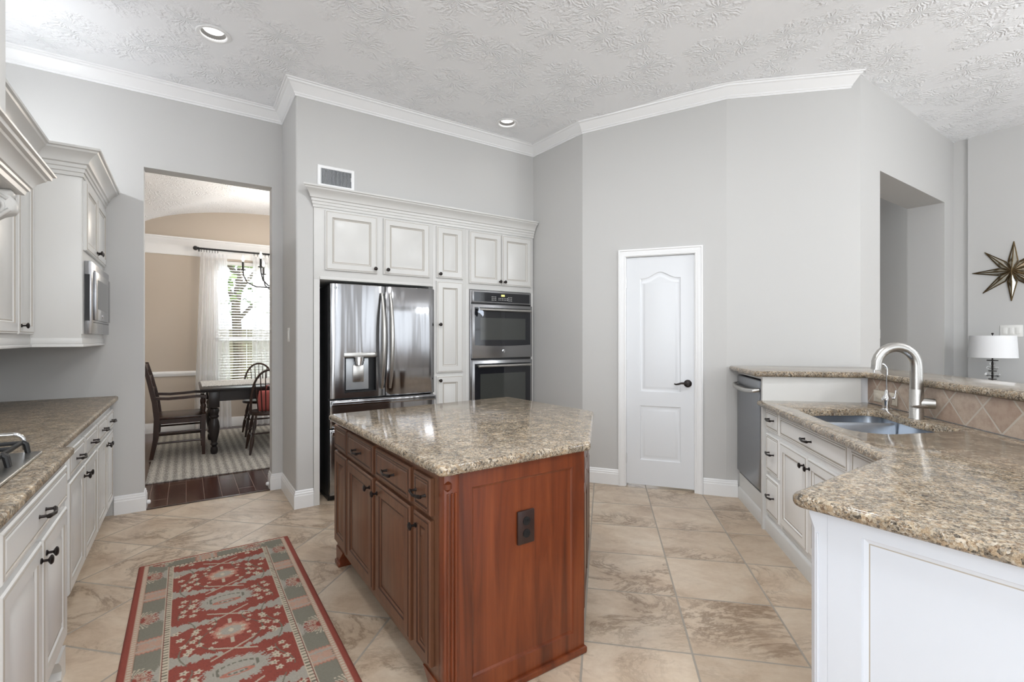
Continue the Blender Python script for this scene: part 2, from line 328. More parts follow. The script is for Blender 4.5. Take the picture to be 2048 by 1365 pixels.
def slab(poly, z0, z1, r=.014, hole=None):
    b = B(); k = 5; lv = []
    for i in range(k+1): q = math.pi/2*i/k; lv.append((r*(1-math.cos(math.pi/2-q)), z0+r*(1-math.sin(math.pi/2-q)) if False else z0+r*(1-math.cos(q))))
    low = [(r*(1-math.sin(math.pi/2*i/k)), z0+r*(1-math.cos(math.pi/2*i/k))) for i in range(k+1)]
    high = [(r*(1-math.cos(math.pi/2*i/k)), z1-r*(1-math.sin(math.pi/2*i/k))) for i in range(k+1)]
    L = b.rings([[(x, y, z) for x, y in inset(poly, d)] for d, z in low+high], cap0=hole is None, cap1=hole is None)
    if hole:
        H = b.rings([[(x, y, z) for x, y in inset(hole, d)] for d, z in ((0, z0), (0, z1-.008), (-.003, z1-.002), (-.008, z1))], False, False)
        b.fill([L[-1], H[-1]]); b.fill([L[0], H[0]])
    return b
def sweep(b, path, prof, zs=None, s0=0., s1=0.):
    """profile (o,z): o goes to the right of the path; s0/s1 shear the ends by o*s along the path"""
    n = len(path); lp = []
    for i in range(n):
        p = Vector(path[i]); d0 = (p-Vector(path[i-1])).normalized() if i else None; d1 = (Vector(path[i+1])-p).normalized() if i < n-1 else None
        if d0 is None: nn = Vector((d1.y, -d1.x))-d1*s0
        elif d1 is None: nn = Vector((d0.y, -d0.x))+d0*s1
        else:
            a = Vector((d0.y, -d0.x)); c = Vector((d1.y, -d1.x)); m = a+c; nn = m/m.dot(a)
        z = zs[i] if zs else 0
        lp.append([(p.x+nn.x*o, p.y+nn.y*o, z+h) for o, h in prof])
    b.rings(lp); return b
CROWN = [(0, -.105), (.008, -.105), (.010, -.092), (.016, -.088), (.018, -.078), (.028, -.066), (.046, -.042), (.058, -.026), (.070, -.020), (.074, -.010), (.084, -.008), (.088, 0), (0, 0)]
CABCROWN = [(0, -.155), (.008, -.155), (.010, -.135), (.016, -.132), (.017, -.112), (.024, -.108), (.026, -.090), (.036, -.084), (.040, -.066), (.058, -.042), (.080, -.026), (.084, -.016), (.094, -.012), (.096, 0), (0, 0)]
BASE = [(0, 0), (.016, 0), (.016, .098), (.013, .104), (.013, .116), (.009, .122), (.008, .133), (.003, .14), (0, .14)]

# ---------------------------------------------------------------- the room
def zc(x):
    q = min(1, max(0, (x-2.9)/.9)); return 3.335+.118*q*q*(3-2*q)
CANS = [(.149, 3.713), (2.466, 3.718)]
b = B(); b.box(-1.2, 7.5, -2.7, 4.69, -.1, 0); struct(b.o('floor', 'tile'))
b = B(); b.box(-.8, 3.4, 4.69, 8.5, -.1, .0); struct(b.o('floor_dining', 'plank'))
b = B(); b.box(-.272, .624, 4.672, 4.70, 0, .006, .002); struct(b.o('trim_threshold', 'darkwood'))
b = B()
outer = [b.v((x, y, 3.335)) for x, y in ((-1.2, -2.7), (2.9, -2.7), (2.9, 4.9), (-1.2, 4.9))]
holes = []
for cx, cy in CANS: holes.append([b.v((cx+.078*math.cos(2*math.pi*k/32), cy+.078*math.sin(2*math.pi*k/32), 3.335)) for k in range(32)])
b.fill([outer]+holes)
for hl, (cx, cy) in zip(holes, CANS):
    up = [b.v((cx+.07*math.cos(2*math.pi*k/32), cy+.07*math.sin(2*math.pi*k/32), 3.45)) for k in range(32)]
    for k in range(32): b.f([hl[k], hl[(k+1) % 32], up[(k+1) % 32], up[k]])
    b.f(up)
xs = [2.9+.9*i/16 for i in range(17)]+[7.5]
rows = [[b.v((x, y, zc(x))) for x in xs] for y in (-2.7, 4.9)]
for i in range(len(xs)-1): b.f([rows[0][i], rows[0][i+1], rows[1][i+1], rows[1][i]])
struct(b.o('ceiling', 'ceiling'))
def wallp(name, poly, mat='wall', z0=0):
    b = B(); b.prism(poly, z0, 0, [zc(x)+.004 for x, y in poly]); return struct(b.o(name, mat))
b = B(); b.box(-1.2, -1.06, .4, 4.82, 0, 3.34); b.box(-1.2, -1.06, -2.7, -1.2, 0, 3.34); b.box(-1.2, -1.06, -1.2, .4, 0, .5); b.box(-1.2, -1.06, -1.2, .4, 2.6, 3.34); struct(b.o('wall_left', 'wall'))
b = B()
for y in (-1.18, -.4, .38): b.box(-1.18, -1.1, y-.025, y+.025, .5, 2.6)
for z in (.525, 1.55, 2.575): b.box(-1.18, -1.1, -1.2, .4, z-.025, z+.025)
struct(b.o('window_left', 'trim'))
b = B(); b.box(-1.06, -.272, 4.68, 4.82, 0, 3.338); b.box(.624, 3.3, 4.68, 4.82, 0, 3.338); b.box(-.272, .624, 4.68, 4.82, 2.662, 3.338); struct(b.o('wall_dining', 'wall'))
b = B(); b.prism(roundpoly([(.71, 4.68), (.71, 4.055), (.838, 4.055), (.838, 4.68)], [0, .018, 0, 0], 6), 0, 3.338); b.box(.838, 3.02, 4.055, 4.68, 2.425, 3.338); struct(b.o('wall_fridge', 'wall'))
P0 = Vector((3.06, 3.34)); P1 = Vector((3.77, 2.336)); P2 = Vector((4.484, 1.622)); DW = (P1-P0).length; DROT = math.degrees(math.atan2(P1.y-P0.y, P1.x-P0.x))
wallp('wall_oven_side', [(3.02, 4.68), (3.02, 4.055), tuple(P0), (3.2, 3.42), (3.2, 4.68)])
dd = (P1-P0)/DW; dn = Vector((-dd.y, dd.x))
def dpt(s, y): q = P0+dd*s+dn*y; return (q.x, q.y)
b = B()
for a, c, z0 in ((0, .395, 0), (.985, DW, 0), (.395, .985, 2.064)):
    pl = [dpt(a, 0), dpt(c, 0), dpt(c, .12), dpt(a, .12)]; b.prism(pl, z0, 0, [zc(x)+.004 for x, y in pl])
struct(b.o('wall_pantry', 'wall'))
wallp('wall_bar_end', [tuple(P1), tuple(P2), (4.62, 1.76), (3.87, 2.43)])
b = B()
for x0, x1, z0 in ((4.484, 4.878, 0), (6.579, 6.885, 0), (4.878, 6.579, 2.758)):
    pl = [(x0, 1.622), (x1, 1.622), (x1, 1.935), (x0, 1.935)]; b.prism(pl, z0, 0, [zc(x)+.004 for x, y in pl])
struct(b.o('wall_living', 'wall'))
b = B(); b.box(6.885, 7.1, 1.49, 1.935, 0, 3.46); b.box(6.85, 7.1, -2.7, 1.50, 0, 3.46); struct(b.o('wall_star', 'wall'))
b = B(); b.box(7.4, 7.5, 1.935, 3.4, 0, 3.4); b.box(4.3, 7.5, 3.3, 3.4, 0, 3.4); b.box(4.2, 4.3, 1.99, 3.4, 0, 3.4); struct(b.o('wall_hall', 'wall'))
b = B(); b.box(4.3, 7.4, 1.935, 3.3, 3.30, 3.40); struct(b.o('ceiling_hall', 'ceiling'))
b = B(); b.box(4.3, 7.4, 4.69, 4.7, -.1, 0); b.bm.clear(); b.box(-1.2, -1.06, -2.7, -2.6, 0, 3.3)
xx = [-1.06]+[q for ab in BACKWIN for q in ab]+[6.85]
for i in range(0, len(xx), 2): b.box(xx[i], xx[i+1], -2.7, -2.6, 0, 3.335)
for a, c in BACKWIN: b.box(a, c, -2.7, -2.6, 0, .5); b.box(a, c, -2.7, -2.6, 2.6, 3.335)
struct(b.o('wall_back', 'wall'))
for a, c in BACKWIN:
    b = B()
    for x in (a+.02, (a+c)/2, c-.02): b.box(x-.025, x+.025, -2.69, -2.62, .5, 2.6)
    for z in (.525, 1.55, 2.575): b.box(a, c, -2.69, -2.62, z-.025, z+.025)
    struct(b.o('window_back', 'trim'))
# crown moulding, baseboards
cp = [(-1.06, 4.68), (.71, 4.68), (.71, 4.055), (3.02, 4.055), tuple(P0), tuple(P1), (4.43, 1.676)]
b = B(); sweep(b, cp, CROWN, [zc(x) for x, y in cp], 0, .85); struct(b.o('trim_crown', 'trim', ang=25))
def baseb(name, path, s0=0, s1=0):
    b = B(); sweep(b, path, BASE, None, s0, s1); return struct(b.o(name, 'trim', ang=25))
baseb('baseboard_dining', [(-.45, 4.68), (-.272, 4.68), (-.272, 4.82)])
baseb('baseboard_fridge', [(.624, 4.82), (.624, 4.68), (.71, 4.68), (.71, 4.055), (.838, 4.055)])
baseb('baseboard_pantry', [(3.02, 4.05), tuple(P0), dpt(.333, 0)])
baseb('baseboard_bar_end', [dpt(1.047, 0), tuple(P1), uvp(4.318, 1.10)])
baseb('baseboard_star', [(6.85, 1.50), (6.85, -2.6)])
# round white bumpers low on the jambs of the dining opening
for x, lb in ((-.256, 'small white round bumper low on the left jamb of the dining opening'), (.608, 'small white round bumper low on the right jamb of the dining opening')):
    b = B(); sx = 1 if x < 0 else -1; b.lathe([(.006, -.012), (.016, -.010), (.018, 0), (.014, .010), (.004, .014)], (x+sx*.012, 4.735, .045), (sx, 0, 0), 14)
    tag(b.o('gate_bumper', 'trim'), lb, 'door bumper', 'bumpers on the dining opening')

# pantry door: casing, leaf with an arched and a square moulded panel, lever, hinges
dr = thing('door_1', 'white narrow pantry door with arched upper panel and dark lever', 'door', (*P0, 0), DROT); dr['kind'] = 'structure'
b = B()
cas = [(0, 0), (0, -.022), (.012, -.024), (.016, -.018), (.030, -.018), (.050, -.012), (.056, -.014), (.064, -.010), (.064, 0)]
x0, x1, zt = .397, .981, 2.066
loops = []
for k in range(4):
    base_ = [((x0, 0), (-1, 0)), ((x0, zt), (-1, 1)), ((x1, zt), (1, 1)), ((x1, 0), (1, 0))][k]
    (px, pz), (nx, nz) = base_; loops.append([(px+nx*(.064-o), y, pz+nz*(.064-o)) for o, y in cas])
b.rings(loops)
b.box(x0-.002, x0+.004, 0, .1, 0, zt); b.box(x1-.004, x1+.002, 0, .1, 0, zt); b.box(x0, x1, 0, .1, zt-.004, zt+.002)
b.o('door_casing', 'trim', dr, 25)
lx0, lx1, lz0, lz1 = .402, .976, .022, 2.060
pan1 = [(.52, .857), (.865, .857), (.865, 1.868)]
for k in range(1, 24):
    q = k/24; x = .865-.345*q; c = .5-.5*math.cos(2*math.pi*q); pan1.append((x, 1.868+.055*(c**1.6)))
pan1 += [(.52, 1.868)]
pan2 = [(.52, .245), (.865, .245), (.865, .73), (.52, .73)]
b = B(); yF = .014
fr = [b.v((x, yF, z)) for x, z in ((lx0, lz0), (lx1, lz0), (lx1, lz1), (lx0, lz1))]
bk = [b.v((x, yF+.035, z)) for x, z in ((lx0, lz0), (lx1, lz0), (lx1, lz1), (lx0, lz1))]
b.f(bk)
for i in range(4): b.f([fr[i], fr[(i+1) % 4], bk[(i+1) % 4], bk[i]])
hl = []
for pl in (pan1, pan2):
    L = b.rings([[(x, yF+y, z) for x, z in inset(pl, d)] for d, y in ((0, 0), (.006, .005), (.012, .007), (.022, .007), (.030, .0055), (.042, .0015), (.046, .001))], False, True); hl.append(L[0])
b.fill([fr]+hl)
leaf = b.o('door_leaf', 'door', dr, 20)
b = B(); ly = yF
b.lathe([(.033, 0), (.033, .006), (.028, .010), (.012, .014), (.011, .040), (.014, .044), (.012, .050)], (.923, ly, .94), (0, -1, 0), 24)
b.tube([(.923, ly-.042, .94), (.90, ly-.046, .945), (.87, ly-.048, .944), (.845, ly-.047, .936), (.825, ly-.044, .933), (.812, ly-.042, .938)], [.011, .010, .009, .008, .007, .005], 10)
b.o('lever_handle', 'bronze', dr)
for z in (1.832, 1.094, .25):
    b = B(); b.lathe([(.007, -.045), (.007, .045)], (.3985, .004, z), seg=10); b.lathe([(.004, .045), (.005, .05)], (.3985, .004, z), seg=8); b.o('hinge', 'hinge', dr)

# half wall under the raised bar: drywall end, tumbled tile face
def prism_uv(b, pts, z0, z1): b.prism([uvp(u, v) for u, v in pts], z0, z1)
M['drywall'] = paint('drywall_white', lin(236, 238, 241), .5)
b = B(); prism_uv(b, [(3.65, 1.115), (3.72, 1.115), (3.72, 1.765), (3.65, 1.765)], 0, 1.065); struct(b.o('wall_bar_short', 'drywall'))
b = B(); prism_uv(b, [(4.31, 1.7655), (4.31, 2.0), (1.0, 2.0), (1.0, 1.7655)], 0, 1.065); struct(b.o('wall_bar_long', 'drywall'))
b = B(); b.box(0, 2.64, -.010, 0, .0, .162)
sp = struct(b.o('trim_backsplash', 'splash')); px, py = uvp(3.648, 1.764); at(sp, (px, py, .9015), -135)

# ---------------------------------------------------------------- hardware shared by the cabinets
def knob_mesh():
    b = B(); b.lathe([(.0095, 0), (.0095, .003), (.0045, .006), (.0045, .017), (.010, .020), (.0155, .024), (.0155, .027), (.011, .0305), (.0005, .032)], (0, 0, 0), (0, -1, 0), 18); return b.o('knob', 'bronze')
def pull_mesh(L=.085):
    b = B(); h = L/2
    for s in (-1, 1): b.lathe([(.007, 0), (.005, .004), (.0045, .022)], (s*h, 0, 0), (0, -1, 0), 12)
    pts = [(x*h*1.18, -.022-.010*(1-abs(x))**.8, -.004*math.cos(x*math.pi/2)) for x in (-1, -.85, -.6, -.3, 0, .3, .6, .85, 1)]
    b.tube(pts, [.005, .0065, .0055, .0050, .0050, .0050, .0055, .0065, .005], 10, 1.25); return b.o('pull', 'bronze')
KNOB = knob_mesh(); PULL = pull_mesh()
_used = set()
def hw(proto, parent, x, y, z):
    o = proto if proto.name not in _used else proto.copy()
    if proto.name not in _used: _used.add(proto.name)
    else: COL.objects.link(o)
    o.parent = parent; o.location = (x, y, z); return o
def door_b(x0, x1, z0, z1, yb=0., t=.02, fr=.055, raised=True):
    b = B(); W = x1-x0; fr = min(fr, W*.24)
    def lp(i, y): return [(x0+i, yb-y, z0+i), (x1-i, yb-y, z0+i), (x1-i, yb-y, z1-i), (x0+i, yb-y, z1-i)]
    seq = [(0, 0, 0), (0, t-.007, 0), (.005, t-.002, 0), (.010, t-.002, 0), (.014, t, 1), (.016, t, 0)]
    if raised: seq += [(fr, t, 0), (fr+.004, t-.004, 1), (fr+.010, t-.009, 0), (fr+.016, t-.0095, 1), (fr+.022, t-.009, 0), (fr+.042, t-.002, 0)]
    else: seq += [(.020, t, 0), (.022, t-.003, 1), (.026, t-.003, 1), (.030, t, 0)]
    b.rings([lp(i, y) for i, y, m in seq], True, True, mats=[m for i, y, m in seq[1:]]); return b
def cabinet(name, label, org, rot, w, z0, z1, depth, group=None, mats=('cab', 'glaze'), open_front=None):
    r = thing(name, label, 'cabinet', org, rot, group); r['_w'] = w
    b = B(); b.box(0, w, 0, depth, z0, z1, .002); b.o('cabinet_body', mats[0], r); return r
def add_door(r, x0, x1, z0, z1, kx=None, kz=None, mats=('cab', 'glaze'), fr=.055, name='door'):
    d = door_b(x0, x1, z0, z1, -.001, fr=fr).o(name, list(mats), r, 25)
    if kx is not None: hw(KNOB, d, kx, -.021, kz)
    return d
def add_drawer(r, x0, x1, z0, z1, mats=('cab', 'glaze'), pull=True, dz=0):
    d = door_b(x0, x1, z0, z1, -.001, raised=False).o('drawer_front', list(mats), r, 25)
    if pull: hw(PULL, d, (x0+x1)/2, -.021, (z0+z1)/2+dz)
    return d

# ---------------------------------------------------------------- left run: base cabinets, worktop, cooktop
L_ = [('near', 'painted base cabinet under the cooktop, bumped forward, one wide drawer over two doors', (-.39, 1.70), .885, .67)]
r = cabinet('base_cabinet', L_[0][1], (-.41, 1.70, 0), 90, .885, .11, .861, .645)
add_drawer(r, .055, .872, .692, .832, dz=.0); add_door(r, .055, .472, .155, .668, .442, .612); add_door(r, .486, .872, .155, .668, .516, .612)
for x0, sg in ((0, 1), (.885, -1)):
    b = B()
    pl = [(x0, 0), (x0+sg*.075, 0), (x0+sg*.085, .02), (x0+sg*.07, .045), (x0+sg*.085, .075), (x0+sg*.13, .11), (x0, .11)]
    b.rings([[(x, -.012, z) for x, z in pl], [(x, .05, z) for x, z in pl]]); b.o('bracket_foot', 'cab', r)
b = B(); b.box(.02, .865, .07, .6, 0, .111); b.o('toe_kick', 'cab', r)
for z in (.58, .24):
    b = B(); b.box(.873, .882, -.010, -.001, z-.025, z+.025, .001); b.o('hinge', 'bronze', r)
def far_cab(label, y0, w, xa):
    r = cabinet('base_cabinet', label, (-.47, y0, 0), 90, w, .10, .861, .588, 'base cabinets on the left run')
    for k, (a, c) in enumerate(xa):
        add_drawer(r, a, c, .672, .806); add_door(r, a, c, .13, .655, (c-.032) if k == 0 else (a+.032), .60, fr=.05)
    b = B(); b.box(.0, w, .05, .58, 0, .101); b.o('toe_kick', 'cab', r); return r
far_cab('painted base cabinet between the cooktop cabinet and the end cabinet, two drawers over two doors', 2.587, 1.283, [(.43, .835), (.852, 1.275)])
far_cab('painted base cabinet at the end of the left run, touching the dining wall', 3.872, .79, [(.02, .425), (.445, .775)])
b = slab([(-1.058, 1.63), (-.385, 1.63), (-.373, 1.65), (-.373, 2.592), (-.425, 2.605), (-.425, 4.676), (-1.058, 4.676)], .862, .90)
tag(b.o('granite_worktop', 'granite_satin'), 'speckled brown granite worktop of the left run, under the cooktop', 'worktop')

r = thing('cooktop', 'stainless gas cooktop with black iron grates set in the left worktop', 'cooktop', (-.70, 2.11, .9002))
b = slab(roundpoly([(-.25, -.38), (.255, -.38), (.255, .38), (-.25, .38)], .015, 3), 0, .012, .005); b.o('tray', 'steel2', r)
for k, cy in enumerate((-.235, 0, .235)):
    for cx in (-.12, .10):
        if k == 1 and cx < 0: continue
        b = B(); b.lathe([(.05, .011), (.05, .018), (.036, .020), (.036, .030), (.030, .034), (0, .034)], (cx if k != 1 else -.01, cy, 0), seg=20); b.o('burner', 'iron', r)
for k, (y0, y1) in enumerate(((-.355, -.125), (-.115, .115), (.125, .355))):
    b = B(); x0, x1 = -.215, .20; z = .058
    for y in (y0, y1, (y0+y1)/2): b.box(x0, x1, y-.006, y+.006, z-.014, z, .003)
    for x in (x0, x1, (x0+x1)/2): b.box(x-.006, x+.006, y0, y1, z-.014, z, .003)
    for x in (x0, x1):
        for y in (y0, y1): b.tube([(x, y, z-.004), (x+.012*(1 if x > 0 else -1), y, .045), (x+.018*(1 if x > 0 else -1), y, .011)], [.009, .009, .008], 10)
    b.o('grate', 'iron', r)
b = B()
pts = [(-.516, 2.577, .9002), (-.516, 2.578, .925)]+[(-.545+.029*math.cos(a), 2.578, .935+.032*math.sin(a)) for a in (0, .4, .8, 1.2, 1.57)]+[(-.60, 2.576, .969), (-.68, 2.574, .969)]+[(-.72-.029*math.sin(a), 2.573, .935+.032*math.cos(a)) for a in (.3, .8, 1.2, 1.57)]+[(-.749, 2.573, .9002)]
b.tube(pts, .0085, 12); tag(b.o('arched_bar', 'chrome'), 'chrome arched bar standing on the left worktop behind the cooktop', 'handle')

# ---------------------------------------------------------------- left wall cabinets, microwave, hood
r = cabinet('upper_cabinet', 'tall deep wall cabinet holding the microwave, two small doors on top', (-.51, 3.76, 0), 90, .912, 1.30, 2.42, .548)
b = B(); b.box(.002, .91, -.004, .0, 1.36, 2.29); b.o('face_frame', 'cab', r)
add_door(r, .035, .452, 1.858, 2.272, .425, 1.90, fr=.05); add_door(r, .458, .878, 1.858, 2.272, .485, 1.90, fr=.05)
b = B(); b.box(-.006, .914, -.010, .548, 1.283, 1.30, .003); b.box(-.003, .912, -.004, .548, 1.30, 1.335, .003); b.o('light_rail', 'cab', r)
m = thing('microwave', 'built-in stainless microwave under the small doors of the deep wall cabinet', 'microwave', (-.506, 3.76, 0), 90)
b = B(); b.box(.06, .84, -.034, -.0005, 1.36, 1.80, .003); b.o('trim_kit', 'steel', m)
b = B(); b.box(.055, .0595, -.026, -.004, 1.44, 1.72); b.o('side_vent', 'black', m)
b = B(); b.box(.13, .70, -.048, -.0345, 1.445, 1.745, .003); b.o('microwave_door', 'steel', m)
b = B(); b.box(.20, .63, -.0495, -.0478, 1.515, 1.70); b.o('door_window', 'winglass', m)
b = B(); b.box(.705, .80, -.046, -.0345, 1.445, 1.745, .003); b.o('control_panel', 'blackglass', m)
b = B(); b.lathe([(.014, .0482), (.014, .0498), (.010, .0500)], (.40, 0, 1.478), (0, -1, 0), 16); b.o('round_emblem', 'chrome', m)
b = B(); b.box(.13, .80, -.0375, -.0335, 1.748, 1.752); b.box(.13, .80, -.0375, -.0335, 1.43, 1.434); b.o('door_gap', 'black', m)
r = cabinet('upper_cabinet', 'shallow wall cabinet between the range hood and the microwave cabinet', (-.728, 2.885, 0), 90, .873, 1.30, 2.42, .33)
add_door(r, .03, .555, 1.355, 2.272, .06, 1.40); add_door(r, .575, .868, 1.355, 2.272, .604, 1.40, fr=.045)
b = B(); b.box(0, .870, -.010, .33, 1.283, 1.30, .003); b.box(0, .870, -.004, .33, 1.30, 1.335, .003); b.o('light_rail', 'cab', r)
b = B(); sweep(b, [(-.728, 2.885), (-.728, 3.759), (-.509, 3.759), (-.509, 4.674)], CABCROWN, [2.438]*4)
tag(b.o('crown_moulding', 'cab', ang=25), 'stepped ivory crown moulding along the tops of the left wall cabinets', 'moulding')
h = thing('range_hood', 'ivory mantel range hood with crown and corbel over the cooktop, cut by the left edge', 'hood', (-.81, 2.12, 1.92))
b = B(); b.box(-.246, .246, -.66, .66, .006, .12, .002); b.o('mantel_body', 'cab', h)
b = B(); sweep(b, [(-.248, -.66), (.246, -.66), (.246, .66), (-.248, .66)], [(0, -.115), (.010, -.115), (.014, -.098), (.022, -.094), (.024, -.084), (.030, -.080), (.040, -.058), (.058, -.040), (.064, -.036), (.068, -.028), (.080, -.024), (.082, -.010), (.092, -.006), (.094, 0), (0, 0)], [.123]*4); b.o('mantel_crown', 'cab', h, 25)
b = B(); b.box(-.246, .207, -.61, .63, .12, 1.414); b.o('chimney', 'cab', h)
b = B()
pl = [(-.245, .004), (.235, .004), (.240, -.006), (.234, -.016)]+[(.222+.026*math.cos(a), -.055+.038*math.sin(a)) for a in (1.2, .8, .4, 0, -.5, -1.0)]+[(.205, -.10), (.16, -.135), (.09, -.165), (0, -.20), (-.12, -.26), (-.245, -.31)]
b.rings([[(x+dx, y, z) for (x, z), dx in zip(inset(pl, i), [0]*len(pl))] for i, y in ((.008, .565), (0, .572), (0, .635), (.008, .642))])
sp_ = [(.188+(.046-.036*k/22)*math.cos(.6+k*.5), .566-.0005*k, -.062+(.046-.036*k/22)*math.sin(.6+k*.5)) for k in range(23)]; b.tube(sp_, [.007]*20+[.008, .010, .011], 8)
b.tube([(.232, .566, -.075), (.20, .566, -.108), (.14, .566, -.140), (.06, .566, -.168), (-.06, .566, -.215), (-.2, .566, -.28)], .008, 8); b.tube([(.16, .566, -.10), (.10, .566, -.125), (0, .566, -.165), (-.15, .566, -.23)], .005, 8)
pl2 = inset(pl, .022); b.rings([[(x, y, z) for x, z in inset(pl2, i)] for i, y in ((0, .640), (.003, .648), (.010, .648))])
b.o('corbel', 'cab', h, 50)

# ---------------------------------------------------------------- tall cabinets, refrigerator, double oven on the back wall
YF = 4.045
r = cabinet('tall_cabinet', 'white cabinet over and around the refrigerator with two square doors', (.84, YF, 0), 0, 1.03, 1.806, 2.422, .62)
b = B(); b.box(0, .044, 0, .62, 0, 1.806); b.o('side_panel', 'cab', r)
b = B(); b.box(1.012, 1.03, .06, .62, 0, 1.806); b.o('side_panel', 'cab', r)
add_door(r, .082, .508, 1.883, 2.366, .488-.002, 1.922); add_door(r, .561, .99, 1.883, 2.366, .594, 1.922)
b = B(); b.box(.044, 1.012, -.008, 0, 1.806, 1.83, .002); b.o('valance', 'cab', r)
r = cabinet('tall_cabinet', 'narrow white pantry cabinet between refrigerator and ovens, three stacked doors', (1.87, YF, 0), 0, .34, .10, 2.422, .62)
add_door(r, .028, .302, 1.890, 2.366, .058, 1.924, fr=.06); add_door(r, .028, .302, 1.015, 1.862, .058, 1.46, fr=.06); add_door(r, .028, .302, .14, .985, .058, .945, fr=.06)
b = B(); b.box(0, .34, .05, .6, 0, .10); b.o('toe_kick', 'cab', r)
r = cabinet('tall_cabinet', 'white oven cabinet at the right end with a pair of doors above the double oven', (2.21, YF, 0), 0, .80, 1.806, 2.422, .62)
b = B(); b.box(0, .036, 0, .62, .10, 1.806); b.o('side_panel', 'cab', r); b = B(); b.box(.768, .80, 0, .62, .10, 1.806); b.o('side_panel', 'cab', r); b = B(); b.box(.036, .768, 0, .62, .10, .45); b.o('lower_box', 'cab', r)
b = B(); b.box(0, .80, .05, .6, 0, .10); b.o('toe_kick', 'cab', r)
add_door(r, .031, .396, 1.86, 2.366, .372, 1.895); add_door(r, .404, .766, 1.86, 2.366, .428, 1.895)
b = B(); sweep(b, [(.84, YF), (3.012, YF)], CABCROWN, [2.536]*2, s0=1.0); tag(b.o('crown_moulding', 'cab', ang=25), 'white stepped crown moulding along the top of the refrigerator and oven cabinets', 'moulding')

def boolean(ob, cutter):
    md = ob.modifiers.new('cut', 'BOOLEAN'); md.object = cutter; md.solver = 'EXACT'
    bpy.context.view_layer.update(); dg = bpy.context.evaluated_depsgraph_get()
    me = bpy.data.meshes.new_from_object(ob.evaluated_get(dg)); ob.modifiers.clear(); ob.data = me; me.shade_smooth(); me.set_sharp_from_angle(angle=R(30))
    bpy.data.objects.remove(cutter)
def text(name, body, size, mat, parent, loc, rot=(90, 0, 0), ext=.0004):
    c = bpy.data.curves.new(name, 'FONT'); c.body = body; c.size = size; c.extrude = ext; c.align_x = 'CENTER'; c.align_y = 'CENTER'
    o = bpy.data.objects.new(name, c); COL.objects.link(o); bpy.context.view_layer.update()
    me = bpy.data.meshes.new_from_object(o.evaluated_get(bpy.context.evaluated_depsgraph_get())); bpy.data.objects.remove(o)
    me.materials.append(M[mat]) if not me.materials else None
    o = bpy.data.objects.new(name, me); COL.objects.link(o); o.parent = parent; o.location = loc; o.rotation_euler = [R(a) for a in rot]; return o
fr = thing('refrigerator', 'stainless french door refrigerator with water dispenser in the left door', 'refrigerator', (.955, 4.03, 0))
b = B(); b.box(.006, .918, .07, .64, .03, 1.768, .004); b.o('cabinet_shell', 'fridgeside', fr)
b = B(); b.box(.006, .918, .075, .60, 0, .03); b.o('plinth', 'black', fr)
def fdoor(x0, x1, z0, z1, name, bl=.007, crv=.003):
    b = B(); n = 14; ft = []
    for i in range(n+1):
        q = i/n; x = x0+(x1-x0)*q; e = min(q, 1-q)*(x1-x0); rd = .014; y = 0 if e > rd else rd-math.sqrt(max(0, rd*rd-(rd-e)**2))
        ft.append((x, y-bl*(1-(2*q-1)**2)))
    pl = ft+[(x1, .062), (x0, .062)]
    b.rings([[(x, y+dy, z) for x, y in pl] for dy, z in ((.004, z0), (0, z0+.005), (-crv*.6, z0+(z1-z0)*.25), (-crv, z0+(z1-z0)*.5), (-crv*.6, z0+(z1-z0)*.75), (0, z1-.005), (.004, z1))])
    return b.o(name, 'fridgesteel', fr, 50)
dl = fdoor(.008, .463, .838, 1.782, 'fridge_door'); d2 = fdoor(.470, .925, .838, 1.782, 'fridge_door')
z1 = fdoor(.008, .925, .60, .825, 'freezer_drawer', .006, .002); z2 = fdoor(.008, .925, .055, .588, 'freezer_drawer', .006, .002)
cb = B(); cb.box(.118, .382, -.1, .050, .886, 1.175); cut = cb.o('cut', 'graypl', fr); boolean(dl, cut)
disp = B(); disp.box(.119, .381, .044, .049, .887, 1.174); disp.box(.119, .122, -.006, .048, .887, 1.174); disp.box(.378, .381, -.006, .048, .887, 1.174); disp.box(.119, .381, -.010, .048, .887, .897); disp.mi = 0
dp = disp.o('water_dispenser', 'black', dl)
b = B(); b.box(.135, .325, .020, .043, .905, 1.168, .004); b.o('dispenser_back', 'graypl', dl)
b = B(); b.box(.112, .388, -.016, .03, 1.175, 1.213, .004); b.o('dispenser_panel', 'steel2', dl)
b = B(); b.lathe([(.046, 0), (.046, -.035), (.040, -.037), (.040, -.056), (.034, -.058), (.034, -.066), (0, -.066)], (.238, .008, 1.176), seg=24); b.o('nozzle', 'chrome', dl)
b = B(); b.box(.19, .282, .008, .020, .97, 1.112, .006); b.o('paddle', 'steel2', dl)
for dr_, x, nm in ((dl, .428, 'l'), (d2, .500, 'r')):
    b = B(); n = 16; pts = []; rs = []
    for i in range(n+1):
        q = i/n; s_ = math.sin(math.pi*q); pts.append((x, -.012-.062*s_**.75, .905+.815*q)); rs.append(.010+.008*s_)
    b.tube(pts, rs, 12, 1.1, up=(1, 0, 0)); b.o('door_handle', 'steel2', dr_, 60)
for zz, dr_ in ((.775, z1), (.535, z2)):
    b = B(); b.box(.012, .921, -.034, .0, zz+.018, zz+.046, .006); b.box(.012, .921, -.034, -.026, zz+.004, zz+.03, .003); b.o('drawer_handle', 'fridgesteel', dr_)
b = B(); b.lathe([(.013, .003), (.013, .0045), (.0005, .0048)], (.048, 0, 1.745), (0, -1, 0), 20); b.o('round_emblem', 'graypl', dl)
text('brand_lettering', 'LG', .026, 'graypl', dl, (.082, -.0035, 1.745))

